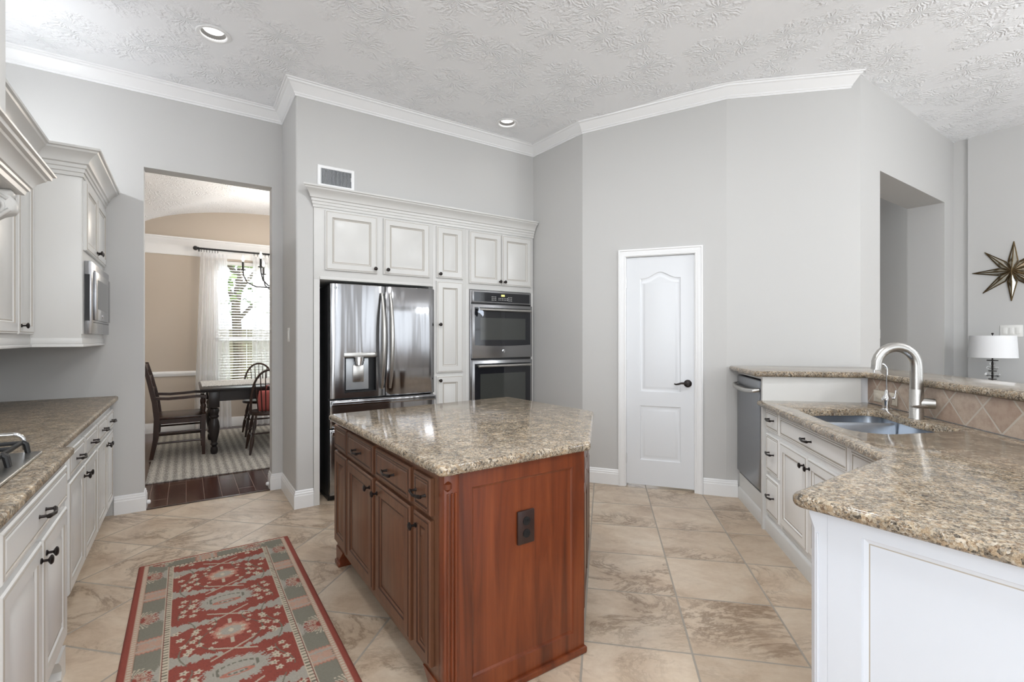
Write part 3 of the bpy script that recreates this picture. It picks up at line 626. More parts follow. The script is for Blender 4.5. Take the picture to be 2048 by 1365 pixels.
ov = thing('double_oven', 'stainless double wall oven with black glass doors in the oven cabinet', 'oven', (2.249, 4.045, 0))
b = B(); b.box(0, .726, -.012, .56, .455, 1.80, .002); b.o('oven_body', 'steel', ov)
cpn = B(); cpn.box(.018, .708, -.030, -.0125, 1.680, 1.792, .003); cpn = cpn.o('control_panel', 'steel', ov)
b = B(); b.box(.035, .692, -.0315, -.0295, 1.690, 1.782); b.o('panel_glass', 'blackglass', cpn)
b = B(); b.box(.345, .385, -.0325, -.0312, 1.748, 1.766); b.o('clock_display', 'display', cpn)
for gx, nx, nz in ((.235, 3, 3), (.315, 6, 2), (.425, 3, 3)):
    b = B()
    for i in range(nx):
        for k in range(nz): x = gx+i*.020; z = 1.738-k*.016-(.012 if nx == 6 else 0); b.box(x, x+.007, -.0323, -.0313, z, z+.006)
    b.o('keypad', 'plate', cpn)
def odoor(z0, z1, emblem):
    b = B(); b.box(.010, .716, -.045, -.0125, z0, z1, .004); d = b.o('oven_door', 'steel', ov); hh = z1-z0
    b = B(); zt_ = z1-.03; zb = z0+.125 if emblem else z0+.03
    ln = [(.034, zt_), (.034, zb)]+[(.034+.658*k/12, zb-.010*(1-((k-6)/6)**2)) for k in range(1, 12)]+[(.692, zb), (.692, zt_)]
    b.rings([[(x, y, z) for x, z in ln] for y in (-.0440, -.0465)]); b.o('glass_front', 'blackglass', d)
    b = B(); b.box(.095, .630, -.0473, -.0462, zb+.05, zt_-.10); b.o('oven_window', 'winglass', d)
    b = B(); hz = z1-.052
    b.tube([(.055, -.085, hz), (.67, -.085, hz)], .0125, 14); 
    for x in (.075, .65): b.tube([(x, -.045, hz), (x, -.082, hz)], .009, 10)
    b.o('door_handle', 'steel2', d)
    if emblem:
        b = B(); b.lathe([(.017, .0452), (.017, .0475), (.014, .0480), (0, .0480)], (.363, 0, z0+.065), (0, -1, 0), 20); e = b.o('round_emblem', 'chrome', d); text('emblem_lettering', 'GE', .014, 'darkgray', d, (.363, -.0483, z0+.065))
odoor(1.142, 1.662, True); odoor(.50, 1.118, False)
for z0, z1 in ((1.121, 1.139), (1.664, 1.678)): b = B(); b.box(.012, .714, -.016, -.0122, z0, z1); b.o('vent_gap', 'black', ov)
tb = B(); tb.rings([[(x+dx, y, z) for x, z in ((2.292, 1.602), (2.335, 1.600), (2.348, 1.588), (2.348, 1.555), (2.338, 1.540), (2.326, 1.556), (2.306, 1.572), (2.286, 1.578))] for dx, y in ((0, 3.942), (0, 3.945))])
tb.tube([(2.296, 3.943, 1.60), (2.300, 3.945, 1.628), (2.304, 3.97, 1.630)], .0025, 6)
tag(tb.o('hanging_tag', simple('tag_pale_blue', lin(214, 224, 240), .7)), 'small pale blue tag hanging from the upper oven handle', 'tag')

v = thing('air_vent', 'white wall air register above the refrigerator cabinet', 'vent', (1.015, 4.055, 2.640))
b = B(); W, H_ = .147, .089
b.rings([[(x*q[0], q[2], z*q[1]) for x, z in ((-1, -1), (1, -1), (1, 1), (-1, 1))] for q in ((W, H_, -.0005), (W, H_, -.004), (W-.006, H_-.006, -.010), (W-.026, H_-.026, -.010), (W-.028, H_-.028, -.003))], False, False); b.o('frame', 'trim', v)
b = B(); b.box(-W+.026, W-.026, -.003, -.001, -H_+.026, H_-.026); b.o('duct', 'black', v)
b = B()
for k in range(22): x = -.114+k*.228/21; b.box(x-.0015, x+.0015, -.0085, -.004, -H_+.027, H_-.027)
b.o('louvers', 'graypl', v); b = B(); b.box(.112, .1165, -.016, -.009, -.012, .02); b.o('lever', 'trim', v)

def switch(name, label, loc, rot, n=1, kind='rocker', mat='plate', wd=.072):
    t_ = thing(name, label, 'switch' if kind != 'outlet' else 'outlet', loc, rot); W = wd+(n-1)*.046
    b = B(); b.box(-W/2, W/2, -.006, -.0004, -.058, .058, .003); b.o('plate', mat, t_)
    for k in range(n):
        x = (k-(n-1)/2)*.046
        if kind == 'outlet':
            for z in (-.02, .02):
                b = B(); b.lathe([(.016, .0055), (.016, .0075), (.0005, .0078)], (x, 0, z), (0, -1, 0), 20)
                for dx in (-.005, .005): b.box(x+dx-.0012, x+dx+.0012, -.0090, -.0072, z-.002, z+.007)
                b.o('socket', mat, t_)
        else: b = B(); b.box(x-.016, x+.016, -.010, -.0055, -.033, .033, .002); b.o('rocker', mat, t_)
    return t_
switch('light_switch', 'white light switch on the narrow wall right of the dining opening', (.71, 4.361, 1.363), -90)
switch('light_switch', 'white light switch in the hallway seen through the tall opening', (7.4, 2.49, 1.39), -90)
switch('light_switch', 'wide white switch plate on the wall behind the lamp', (6.85, 1.175, 1.408), -90, 3)

# ---------------------------------------------------------------- island
def wpar(ob, th):
    ob.parent = th; ob.matrix_parent_inverse = (Matrix.Translation(th.location) @ Matrix.Rotation(th.rotation_euler.z, 4, 'Z')).inverted(); return ob
IX, IY = .745, 2.95
isl = thing('kitchen_island', 'brown stained wooden island cabinet with drawers, doors and a cherry end panel', 'island', (IX, IY, 0), -90)
IP = [(.745, 1.538), (1.398, 1.545), (1.945, 2.092), (1.945, 2.95), (.745, 2.95)]
b = B(); b.prism(IP, .105, .861); wpar(b.o('cabinet_body', 'islewood'), isl)
b = B(); b.prism([(.83, 1.56), (1.38, 1.57), (1.86, 2.05), (1.86, 2.90), (.83, 2.90)], 0, .106); wpar(b.o('toe_kick', 'darkwood'), isl)
IM = ('islewood', 'isleglaze')
cols = [(2.945, 2.69), (2.672, 2.245), (2.204, 1.79), (1.752, 1.605)]
cols[3] = (1.752, 1.60)
for k, (ya, yb_) in enumerate(cols):
    xa, xb = IY-ya, IY-yb_
    add_drawer(isl, xa, xb, .690, .826, IM, pull=k > 0)
    kx = {0: None, 1: xb-.035, 2: xa+.032, 3: xa+.030}[k]
    add_door(isl, xa, xb, .142, .672, kx, .622, IM)
def skirt(x0, x1):
    b = B(); pl = [(x0, 0), (x0+.075, 0), (x0+.085, .018), (x0+.072, .045), (x0+.10, .07), (x0+.14, .105), (x0, .105)]
    if x1 < x0: pl = [(2*x0-x, z) for x, z in pl]
    b.rings([[(x, -.006, z) for x, z in pl], [(x, .10, z) for x, z in pl]]); b.box(min(x0, x0+(.08 if x1 > x0 else -.08)), max(x0, x0+(.08 if x1 > x0 else -.08)), -.016, .1, 0, .03, .006); return b.o('bracket_foot', 'cherry', isl)
skirt(.0, 1); skirt(IY-1.548, 0)
b = B(); b.box(.0, 1.40, .004, .02, .095, .142); b.o('bottom_rail', 'islewood', isl)
# fluted corner post, then the framed end panel facing the camera
b = B(); b.box(.742, .802, 1.515, 1.560, 0, .861, .004)
for x in (.757, .772, .787): b.tube([(x, 1.514, .05), (x, 1.513, .79)], .0045, 8)
b.lathe([(.004, 0), (.016, .012), (.016, .03), (.004, .04)], (.757, 1.520, .795), seg=12); wpar(b.o('corner_post', 'cherry'), isl)
b = B(); y = 1.520
def rc(x0, x1, z0, z1, yy): return [(x0, yy, z0), (x1, yy, z0), (x1, yy, z1), (x0, yy, z1)]
b.rings([rc(.803, 1.402, .0, .861, 1.544), rc(.803, 1.402, .0, .861, y), rc(.857, 1.343, .098, .795, y), rc(.860, 1.340, .101, .792, y+.006), rc(.868, 1.332, .109, .784, y+.010), rc(.876, 1.324, .117, .776, y+.010)])
b.box(.742, 1.410, 1.506, 1.545, 0, .028, .007); wpar(b.o('end_panel', 'cherry', ang=20), isl)
op = B(); op.box(1.058, 1.138, 1.518, 1.5295, .533, .663, .004); op = wpar(op.o('outlet_plate', 'brownplate'), isl)
for z in (.622, .574):
    b = B(); b.lathe([(.017, 0), (.017, .003), (.0005, .0035)], (1.098, 1.5185, z), (0, -1, 0), 20)
    for dx in (-.005, .005): b.box(1.098+dx-.0012, 1.098+dx+.0012, 1.5143, 1.516, z-.002, z+.007)
    o = b.o('socket', 'black'); o.parent = op
# doors on the slanted and right sides
def face_door(p, q, a, c, z0, z1, knob):
    p, q = Vector(p), Vector(q); d = (q-p).normalized(); rot = math.atan2(d.y, d.x)
    bd = door_b(a, c, z0, z1, -.001).o('door' if z1 < .68 else 'drawer_front', list(IM), None, 25)
    bd.location = (p.x, p.y, 0); bd.rotation_euler = (0, 0, rot); wpar(bd, isl)
    if False:
        k = KNOB.copy(); COL.objects.link(k); k.parent = bd; k.location = (knob, -.021, .62 if z1 < .68 else (z0+z1)/2)
for a, c in ((.03, .375), (.395, .745)):
    face_door((1.398, 1.545), (1.945, 2.092), a, c, .142, .672, c-.03 if a < .1 else a+.03); face_door((1.398, 1.545), (1.945, 2.092), a, c, .69, .826, (a+c)/2)
for a, c in ((.03, .42), (.44, .83)): face_door((1.945, 2.092), (1.945, 2.95), a, c, .142, .826, c-.03 if a < .1 else a+.03)
TOPI = roundpoly([(.705, 1.468), (1.402, 1.480), (2.010, 2.095), (1.985, 2.985), (.672, 2.865)], [.03, .02, .02, .02, .02], 4)
b = slab(TOPI, .862, .90, .016); tag(b.o('granite_countertop', 'granite'), 'polished five-sided granite top of the wooden kitchen island', 'countertop')

# ---------------------------------------------------------------- peninsula: base cabinets, dishwasher, tops, sink
VF = 1.12
def pen(u, v=VF): return (*uvp(u, v), 0)
r = cabinet('base_cabinet', 'white narrow stack of three drawers between dishwasher and sink cabinet', pen(3.615), -135, .268, .10, .861, .58, mats=('cabp', 'glaze'))
for z0, z1 in ((.706, .848), (.420, .680), (.132, .392)): add_drawer(r, .012, .258, z0, z1, ('cabp', 'glaze'), dz=.01)
r = cabinet('base_cabinet', 'white sink base cabinet with one wide false drawer over two doors', pen(3.345), -135, .893, .10, .64, .58, mats=('cabp', 'glaze'))
b = B(); b.box(0, .893, 0, .013, .64, .861); b.o('face_frame', 'cabp', r)
add_drawer(r, .012, .885, .708, .838, ('cabp', 'glaze')); add_door(r, .012, .425, .145, .674, .395, .62, ('cabp', 'glaze')); add_door(r, .436, .885, .145, .674, .468, .62, ('cabp', 'glaze'))
r = cabinet('base_cabinet', 'white base cabinet in the inner corner of the peninsula, mostly behind the granite tip', pen(2.450), -135, .36, .10, .64, .58, mats=('cabp', 'glaze'))
b = B(); b.box(0, .36, 0, .013, .64, .861); b.o('face_frame', 'cabp', r)
add_drawer(r, .012, .35, .708, .832, ('cabp', 'glaze')); add_door(r, .012, .35, .145, .674, .32, .62, ('cabp', 'glaze'))
r = thing('end_cabinet', 'white cabinet with framed side panel under the granite tip nearest the camera', 'cabinet', (1.462, .652, 0), -90)
b = B(); b.box(.030, .95, .020, .60, .0, .861, .002); b.o('cabinet_body', 'cab', r)
b = B(); y = 0
b.rings([rc(.045, .95, .0, .861, .0205), rc(.045, .95, .0, .861, y), rc(.125, .905, .105, .812, y), rc(.128, .902, .108, .809, y+.007), rc(.138, .892, .118, .799, y+.011), rc(.141, .889, .121, .796, y+.011)], mats=[0, 0, 0, 0, 1]); b.o('side_panel', ['enddimmed', 'glaze'], r, 20)
b = B(); pl = [(.0445, 0), (.0445, .03), (-.002, .03), (-.002, .014), (.012, 0)]; fl = [(.0445, 0), (.0445, .03), (-.002, .03), (-.002, .0), (-.002, 0)]
b.rings([[(x, yy, z) for x, yy in q] for q, z in ((pl, 0), (pl, .80), (fl, .84), (fl, .861))]); b.tube([(.020, -.0005, .05), (.020, -.0005, .79)], .003, 8); b.o('corner_post', 'enddimmed', r, 25)
# skirting strip along the peninsula
b = B(); sweep(b, [uvp(4.30, VF), uvp(2.10, VF)], [(0, 0), (.020, 0), (.020, .085), (.014, .095), (.006, .101), (0, .101)]); tag(b.o('kickboard', 'cab'), 'white moulded kickboard along the floor under dishwasher and sink cabinets', 'kickboard')
b = B(); prism_uv(b, [(4.30, 1.11), (4.30, 1.16), (3.62, 1.16), (3.62, 1.11)], 0, .215); prism_uv(b, [(3.648, 1.085), (3.648, 1.70), (3.618, 1.70), (3.618, 1.085)], 0, 1.0655); prism_uv(b, [(4.30, 1.10), (4.30, 1.16), (3.62, 1.16), (3.62, 1.10)], 1.042, 1.0655)
tag(b.o('appliance_surround', 'cab'), 'white panel frame around the raised dishwasher', 'panel')
d = thing('dishwasher', 'raised stainless dishwasher with bowed bar handle under the bar top', 'dishwasher', pen(4.305), -135)
b = B(); b.box(.012, .640, .062, .58, .217, 1.036); b.o('tub', 'black', d)
b = B(); n = 10; pl = [(.008, .055), (.008, -.018)]+[(.022+.606*k/n, -.030-.004*(1-(2*k/n-1)**2)) for k in range(n+1)]+[(.642, -.018), (.642, .055)]
b.rings([[(x, yy, z) for x, yy in inset(pl, i)] for i, z in ((.004, .245), (0, .25), (0, .955), (.0, 1.018), (.008, 1.030))]); b.o('door', 'dwsteel', d, 40)
b = B(); b.tube([(.05, -.03, .965), (.06, -.062, .957), (.16, -.080, .948), (.325, -.084, .945), (.49, -.080, .948), (.59, -.062, .957), (.60, -.03, .965)], [.012, .015, .017, .017, .017, .015, .012], 12); b.o('bar_handle', 'steel2', d)

SINK = roundpoly([uvp(3.19, 1.155), uvp(2.40, 1.135), uvp(2.62, 1.675), uvp(2.88, 1.60), uvp(3.30, 1.62)], [.07, .12, .05, .25, .07], 7)
TOPP = roundpoly([uvp(3.648, 1.758), uvp(3.645, 1.052), (2.125, .697), (1.404, .684), (1.415, -.32), (2.16, -.32)], [0, .022, .03, .035, .022, 0], 4)
b = slab(TOPP, .862, .90, .016, SINK); tag(b.o('granite_countertop', 'granite'), 'speckled granite counter with the sink, its tip nearest the camera', 'countertop')
BAR = roundpoly([uvp(4.312, 1.030), uvp(3.585, 1.025), uvp(3.595, 1.725), uvp(1.1, 1.725), uvp(1.1, 2.10), uvp(4.235, 2.10), uvp(4.312, 2.02)], [.022]*7, 4)
b = slab(BAR, 1.067, 1.105, .016); tag(b.o('granite_bar_top', 'granite'), 'raised granite bar top above the dishwasher and tiled backsplash', 'bar top')
sk = thing('sink', 'undermount stainless double sink in the granite counter', 'sink', (*uvp(2.88, 1.38), .66))
def w2s(pl): return [(x-sk.location.x, y-sk.location.y) for x, y in pl]
b = B(); out = w2s(inset(SINK, -.02)); inn = w2s(inset(SINK, -.004)); low = w2s(inset(SINK, .035))
b.rings([[(x, y, z) for x, y in q] for q, z in ((out, .2), (inn, .2), (inn, .19), (w2s(inset(SINK, .006)), .02), (low, .004), (w2s(inset(SINK, .05)), 0))], False, True); b.o('basin', 'sinksteel', sk, 60)
b = B()
A_, C_ = Vector(w2s([uvp(3.03, 1.165)])[0]), Vector(w2s([uvp(3.06, 1.60)])[0]); dv = (C_-A_).normalized(); nv = Vector((-dv.y, dv.x))
b.rings([[(p.x+nv.x*o*wd, p.y+nv.y*o*wd, z) for z, wd in ((0, .02), (.18, .014), (.194, .008))+((.194, -.008), (.18, -.014), (0, -.02)) for o in (1,)] for p in (A_, C_)]); b.o('divider', 'sinksteel', sk)
for u_ in (3.16, 2.70):
    b = B(); px, py = w2s([uvp(u_, 1.40)])[0]; b.lathe([(.042, .0005), (.040, .004), (.028, .003), (.026, .001)], (px, py, 0), seg=20); b.o('drain', 'chrome', sk)
fx, fy = uvp(2.956, 1.655); sd = Vector((-s2, s2))
f = thing('faucet', 'tall brushed nickel gooseneck faucet behind the sink', 'faucet', (fx, fy, .9002))
b = B(); b.lathe([(.034, 0), (.034, .004), (.0315, .008), (.0315, .155), (.0305, .157), (.0305, .16)], seg=28); b.o('base_body', 'steel2', f)
b = B(); rad = .096; pts = [(0, 0, .16), (0, 0, .22), (0, 0, .285)]; rs = [.030, .0295, .028]
for k in range(1, 13):
    a = math.pi*k/12*1.02; o = rad-rad*math.cos(a); pts.append((sd.x*o, sd.y*o, .285+rad*1.06*math.sin(a))); rs.append(.028-.003*k/12)
p = pts[-1]; pts.append((p[0]+sd.x*.003, p[1]+sd.y*.003, p[2]-.018)); rs.append(.025)
b.tube(pts, rs, 18, 1.0, up=(s2, s2, 0)); b.o('spout', 'steel2', f, 60)
hd = Vector((.03, -1, 0)).normalized() if False else Vector((s2*.55, -s2*1.2, 0)).normalized()
b = B(); b.lathe([(.025, .0), (.027, .02), (.027, .076), (.025, .078)], (0, 0, .085), hd, 22); tp = Vector((0, 0, .085))+hd*.062; e2 = Vector((-.80, .40, -.02)); b.tube([tp+Vector((0, 0, -.012)), tp+Vector((0, 0, -.012))+e2*.075, tp+Vector((0, 0, -.010))+e2*.135], [.007, .0065, .006], 10); b.o('lever', 'steel2', f)
tx, ty = uvp(3.29, 1.685)
f = thing('filter_tap', 'small chrome drinking water tap left of the tall faucet', 'tap', (tx, ty, .9002))
b = B(); b.lathe([(.030, 0), (.030, .004), (.020, .010), (.022, .03), (.026, .055), (.027, .068), (.021, .080), (.013, .092), (.010, .115), (.007, .122)], seg=22); b.o('tap_body', 'chrome', f)
b = B(); pts = [(0, 0, .11), (0, 0, .20), (0, 0, .245)]+[(sd.x*(.035-.035*math.cos(a)), sd.y*(.035-.035*math.cos(a)), .245+.035*math.sin(a)) for a in (.5, 1., 1.57, 2.1, 2.7, 3.1)]; pts.append((pts[-1][0], pts[-1][1], .225)); b.tube(pts, .0055, 10, up=(s2, s2, 0)); b.o('tap_spout', 'chrome', f)
b = B(); b.tube([(.008, -.01, .07), (.022, -.032, .072)], .007, 10); b.lathe([(.007, 0), (.006, .014), (.0035, .026), (.006, .042), (.004, .05)], (.022, -.032, .070), (.1, -.1, 1), 12); b.o('tap_handle', 'chrome', f)
ox, oy = uvp(3.438, 1.7535)
o_ = thing('wall_outlet', 'wide almond outlet and switch plate on the tiled backsplash behind the small tap', 'outlet', (ox, oy, .958), -135)
b = B(); b.box(-.128, .128, -.006, -.0006, -.038, .038, .003); b.o('plate', 'almond', o_)
for x in (.030, .092):
    b = B(); b.lathe([(.016, .0055), (.016, .0075), (.0005, .0078)], (x, 0, 0), (0, -1, 0), 20)
    for dz in (-.006, .006): b.box(x-.002, x+.007, -.0090, -.0072, dz-.0014, dz+.0014)
    b.o('socket', 'almond', o_)
b = B(); b.box(-.100, -.034, -.010, -.0055, -.016, .016, .002); b.o('rocker', 'almond', o_)

# ---------------------------------------------------------------- ceiling lights
for (cx, cy), lb in zip(CANS, ('recessed ceiling light above the cooktop side, nearest the dining opening', 'recessed ceiling light above the refrigerator and oven wall')):
    l = thing('recessed_light', lb, 'ceiling light', (cx, cy, 3.335), group='recessed ceiling lights')
    b = B(); b.lathe([(.077, .002), (.100, -.0005), (.101, -.004), (.096, -.008), (.080, -.009), (.074, -.004), (.072, .006)], seg=40, cap=False); b.o('trim_ring', 'trim', l)
    b = B(); b.lathe([(.0725, .003), (.071, .02), (.069, .034), (.060, .036)], seg=32, cap=False); b.o('baffle', 'darkgray', l)
    b = B(); b.lathe([(.066, .034), (.058, .024), (.040, .016), (.020, .012), (.0005, .011)], seg=32, cap=False); b.o('lamp_lens', 'lampglow', l)
    lt = bpy.data.lights.new('can_light', 'SPOT'); lt.energy = 1.5; lt.spot_size = R(125); lt.spot_blend = .9; lt.shadow_soft_size = .05; lt.color = (1, .99, .97)
    lo = bpy.data.objects.new('can_light', lt); COL.objects.link(lo); lo.location = (cx, cy, 3.33)

# ---------------------------------------------------------------- patterned runner (pattern computed per knot)
def runner():
    W, L, st = .79, 2.44, .0036; nx, ny = int(W/st), int(L/st)
    P, Q = np.meshgrid(np.linspace(0, W, nx+1), np.linspace(0, L, ny+1)); rng = np.random.default_rng(3)
    def col(*c): return np.array(lin(*c))
    RED, DRED, GREY, OLIVE, CREAM, PINK, SAL, SAGE = col(142, 57, 42), col(116, 46, 36), col(166, 160, 148), col(110, 106, 90), col(200, 186, 164), col(186, 150, 130), col(180, 112, 94), col(124, 122, 108)
    C = np.zeros(P.shape+(3,)); C[:] = RED
    def put(m, c): C[m] = c
    jag = (np.floor(P/.009).astype(int)*7919+np.floor(Q/.009).astype(int)*104729) % 97/97.-.5
    # coordinates measured from the nearest edge
    ex = np.minimum(P, W-P); eq = np.minimum(Q, L-Q); e = np.minimum(ex, eq*1.35); side = ex <= eq*1.35
    T = np.where(side, Q, P+.115)            # runs along the edge
    put(e > .026, PINK); put((e > .030) & (e < .046) & (np.mod(T, .018) > .006), CREAM)
    band = (e > .048) & (e < .142); put(e > .048, OLIVE); put(band & (e > .052), SAGE)
    mp = np.mod(T-.20+.121, .242)-.121; alt = np.mod(np.floor((T-.20+.121)/.242), 2); ec = e-.097
    put(band & (np.abs(mp) < .052) & (alt == 1) & (np.abs(ec) < .045-.006*np.cos(mp*400)), PINK)
    put(band & (np.abs(mp) < .050) & (alt == 1) & (np.abs(np.abs(mp)-.030) < .004), GREY); put(band & (np.abs(np.abs(mp)-.052+.004*np.sin(ec*420)) < .003) & (alt == 1), SAL)
    pal = band & (alt == 0) & ((mp/.048)**2+((ec+.008)/.040)**2 < 1+.5*jag); put(pal, RED)
    fan = np.mod(np.arctan2(mp, ec+.060)*1.0, .17); rr = np.hypot(mp, ec+.060); put(band & (alt == 0) & (fan < .075) & (rr > .030) & (rr < .078+.012*np.cos(mp*260)), CREAM)
    put(band & (alt == 0) & (np.hypot(mp/.055, (ec-.042)/.022) < 1+.4*jag), GREY)
    for s_ in (-.095, .095):
        q = np.hypot(np.mod(T-.20+.121-s_+.121, .242)-.121, ec); put(band & (np.abs(q-.014-.006*np.sin(np.arctan2(ec, mp)*3)) < .0022), GREY)
    put((e > .140) & (e < .168), CREAM); put((e > .145) & (e < .163) & (np.mod(T, .021) > .013), OLIVE); put((np.abs(e-.143) < .002), DRED)
    # field
    F = e > .168; a = P-W/2; PER = .62; bq = np.mod(Q-.375+PER/2, PER)-PER/2; hw_ = W/2-.168
    put(F, RED); mott = rng.random(P.shape); put(F & (mott > .92), DRED)
    for b0 in (.155, -.155):
        for sg in (1, -1):
            aa = a*sg; ctr = b0+(.05 if b0 > 0 else -.0)*(aa/hw_)*-1+.02
            th = .008+.034*np.clip((aa-.03)/hw_, 0, 1)+.006*np.round(np.sin(aa*150)); put(F & (aa > .035) & (np.abs(bq-ctr+.012*jag) < th), GREY)
    for sg in (1, -1):
        put(F & (np.abs(a) < .085) & (np.abs(bq-.155-a*sg*.55) < .0055), CREAM*.8); put(F & (np.abs(a) < .085) & (np.abs(bq+.155-a*sg*.55) < .0055), CREAM*.8)
    # medallions
    bB = np.mod(Q-.375, PER)-PER/2
    mB = np.hypot(a/.118, bB/.088)+.20*jag+.05*np.sign(np.sin(np.arctan2(bB, a)*14)); put(F & (mB < 1), GREY); put(F & (np.abs(np.hypot(a/.075, (bB+.01)/.035)-1) < .13) & (np.mod(a, .02) > .007), SAGE*.75); put(F & (np.abs(np.hypot(a/.05, (bB-.022)/.014)-1) < .25), SAL)
    mA = np.hypot(a/.072, bq/.062)+.06*np.sign(np.sin(np.arctan2(bq, a)*11)); put(F & (mA < 1), PINK); put(F & (np.abs(mA-.92) < .10), SAL); put(F & (np.hypot(a/.042, bq/.034) < 1), GREY); put(F & (np.hypot(a/.010, bq/.016) < 1), CREAM)
    put(F & (np.abs(a) < .006) & (np.abs(np.abs(bq)-.085) < .022), CREAM*.85)
    fl = []
    for sg in (1, -1):
        for k in range(10): fl.append((sg*(.205-.085*abs(math.sin(k*1.1))), -.09+.021*k+.006*sg, .0135))
        for k in range(7): fl.append((sg*(.062+.02*math.sin(k*1.3)), -.115+.035*k if sg > 0 else -.095+.033*k, .009))
        for k in range(9): fl.append((sg*(.205-.075*abs(math.sin(k*1.25+.4))), .225+.021*k, .0135))
        st_x = sg*(.165+.030*np.sin(bq*17)); put(F & (np.abs(a-st_x) < .0028) & (np.abs(np.abs(bq)-.05) < .13), OLIVE)
        st_x = sg*(.088+.035*np.sin(bq*22+.8)); put(F & (np.abs(a-st_x) < .0024) & (np.abs(bq) < .14), OLIVE*.8)
        st_x = sg*(.175+.025*np.sin(bB*21)); put(F & (np.abs(a-st_x) < .0026) & (np.abs(bB) < .09), OLIVE)
    for (fa, fb, fr_) in fl:
        db = np.mod(Q-.375-fb+PER/2, PER)-PER/2; da = a-fa; near = (np.abs(da) < .03) & (np.abs(db) < .03) & F
        an = np.arctan2(db, da); rr = np.hypot(da, db); put(near & (rr < fr_*(1+.28*np.cos(an*5))), CREAM); put(near & (rr < fr_*.28), OLIVE)
    C *= (1+.16*(rng.random(P.shape)-.5))[..., None]; C = np.clip(C, 0, 1)
    Zt = .010+.0006*rng.random(P.shape); edge = np.minimum(ex, eq); Zt = np.where(edge < .008, .004+.75*np.minimum(edge, .008), Zt)
    co = np.stack([P.ravel(), -Q.ravel(), Zt.ravel()], 1); n0 = nx+1
    i = np.arange(ny)[:, None]*n0+np.arange(nx)[None]; fc = np.stack([i, i+n0, i+n0+1, i+1], -1).reshape(-1, 4)
    # skirt down to the floor
    rim = np.concatenate([np.arange(nx), np.arange(ny)*n0+nx, ny*n0+nx-np.arange(nx), (ny-np.arange(ny))*n0]); nb = len(co); lowv = co[rim].copy(); lowv[:, 2] = .0005
    j = np.arange(len(rim)); k = (j+1) % len(rim); sk_ = np.stack([rim[j], rim[k], nb+k, nb+j], 1)
    co = np.concatenate([co, lowv]); cl = np.concatenate([C.reshape(-1, 3), C.reshape(-1, 3)[rim]]); fc = np.concatenate([fc, sk_])
    me = bpy.data.meshes.new('runner_rug'); me.vertices.add(len(co)); me.vertices.foreach_set('co', co.ravel()); me.loops.add(fc.size); me.loops.foreach_set('vertex_index', fc.ravel().astype(np.int32))
    me.polygons.add(len(fc)); me.polygons.foreach_set('loop_start', np.arange(0, fc.size, 4, dtype=np.int32)); me.update(calc_edges=True)
    at_ = me.color_attributes.new('pattern', 'FLOAT_COLOR', 'POINT'); at_.data.foreach_set('color', np.concatenate([cl, np.ones((len(cl), 1))], 1).ravel().astype(np.float32))
    me.materials.append(M['runner']); me.shade_smooth(); o = bpy.data.objects.new('runner_rug', me); COL.objects.link(o); return o
rg = runner(); rg.location = (-.226, 3.515, .0005); tag(rg, 'red and gray floral wool runner rug on the tile beside the island', 'rug')

# ---------------------------------------------------------------- dining room
b = B(); b.box(-.8, -.65, 4.82, 8.55, 0, 3.3); struct(b.o('wall_dining_left', 'dwall'))
b = B(); b.box(3.25, 3.4, 4.82, 8.55, 0, 3.3); struct(b.o('wall_dining_right', 'dwall'))
b = B(); wx0, wx1, wz0, wz1 = .36, 1.26, .60, 2.50
b.box(-.65, wx0, 8.40, 8.55, 0, 3.3); b.box(wx1, 3.25, 8.40, 8.55, 0, 3.3); b.box(wx0, wx1, 8.40, 8.55, 0, wz0); b.box(wx0, wx1, 8.40, 8.55, wz1, 3.3); struct(b.o('wall_dining_window', 'dwall'))
b = B(); nx_, ny_ = 48, 48; G = []
for j in range(ny_+1):
    row = []
    for i in range(nx_+1):
        tx_ = -1+2*i/nx_; ty_ = -1+2*j/ny_; z = 2.75+.52*max(math.sqrt(max(0, 1-tx_*tx_)), math.sqrt(max(0, 1-ty_*ty_))); row.append(b.v((1.3+1.95*tx_, 6.61+1.79*ty_, z)))
    G.append(row)
for j in range(ny_):
    for i in range(nx_): b.f([G[j][i], G[j][i+1], G[j+1][i+1], G[j+1][i]])
struct(b.o('ceiling_dining', 'ceiling', ang=20))
FRZ = [(0, 2.53), (.012, 2.53), (.016, 2.55), (.014, 2.66), (.022, 2.68), (.05, 2.72), (.062, 2.755), (.075, 2.76), (.075, 2.78), (0, 2.78)]
b = B(); sweep(b, [(-.65, 4.82), (-.65, 8.40), (3.25, 8.40)], FRZ); struct(b.o('trim_frieze', 'trim'))
b = B(); pr_ = [(0, .79), (.014, .79), (.016, .80), (.026, .82), (.026, .84), (.016, .855), (.010, .86), (0, .86)]
sweep(b, [(-.65, 4.82), (-.65, 8.40), (.33, 8.40)], pr_); sweep(b, [(1.29, 8.40), (3.25, 8.40)], pr_); struct(b.o('trim_chair_rail', 'trim'))
b = B(); sweep(b, [(-.65, 4.82), (-.65, 8.40), (3.25, 8.40)], BASE); struct(b.o('baseboard_dining_room', 'trim'))
wn = thing('window_1', 'white dining room window behind blinds and sheer curtains', 'window', (.81, 8.47, 0)); wn['kind'] = 'structure'
b = B()
for x in (-.45, .40): b.box(x, x+.05, -.04, .04, wz0, wz1)
for z in (wz0, 1.285, wz1-.05): b.box(-.45, .45, -.04, .04, z, z+.05)
b.box(-.47, .47, -.10, -.02, wz0-.03, wz0); b.o('window_frame', 'trim', wn)
b = B(); b.box(-.40, .40, .0, .004, wz0+.05, wz1-.05); b.o('window_pane', 'pane', wn)
bl = thing('window_blind', 'white slatted blind hanging in the dining room window', 'blind', (.81, 8.405, 0))
b = B(); b.box(-.42, .42, -.025, .03, 2.44, 2.49, .004); b.o('headrail', 'blind', bl)
b = B()
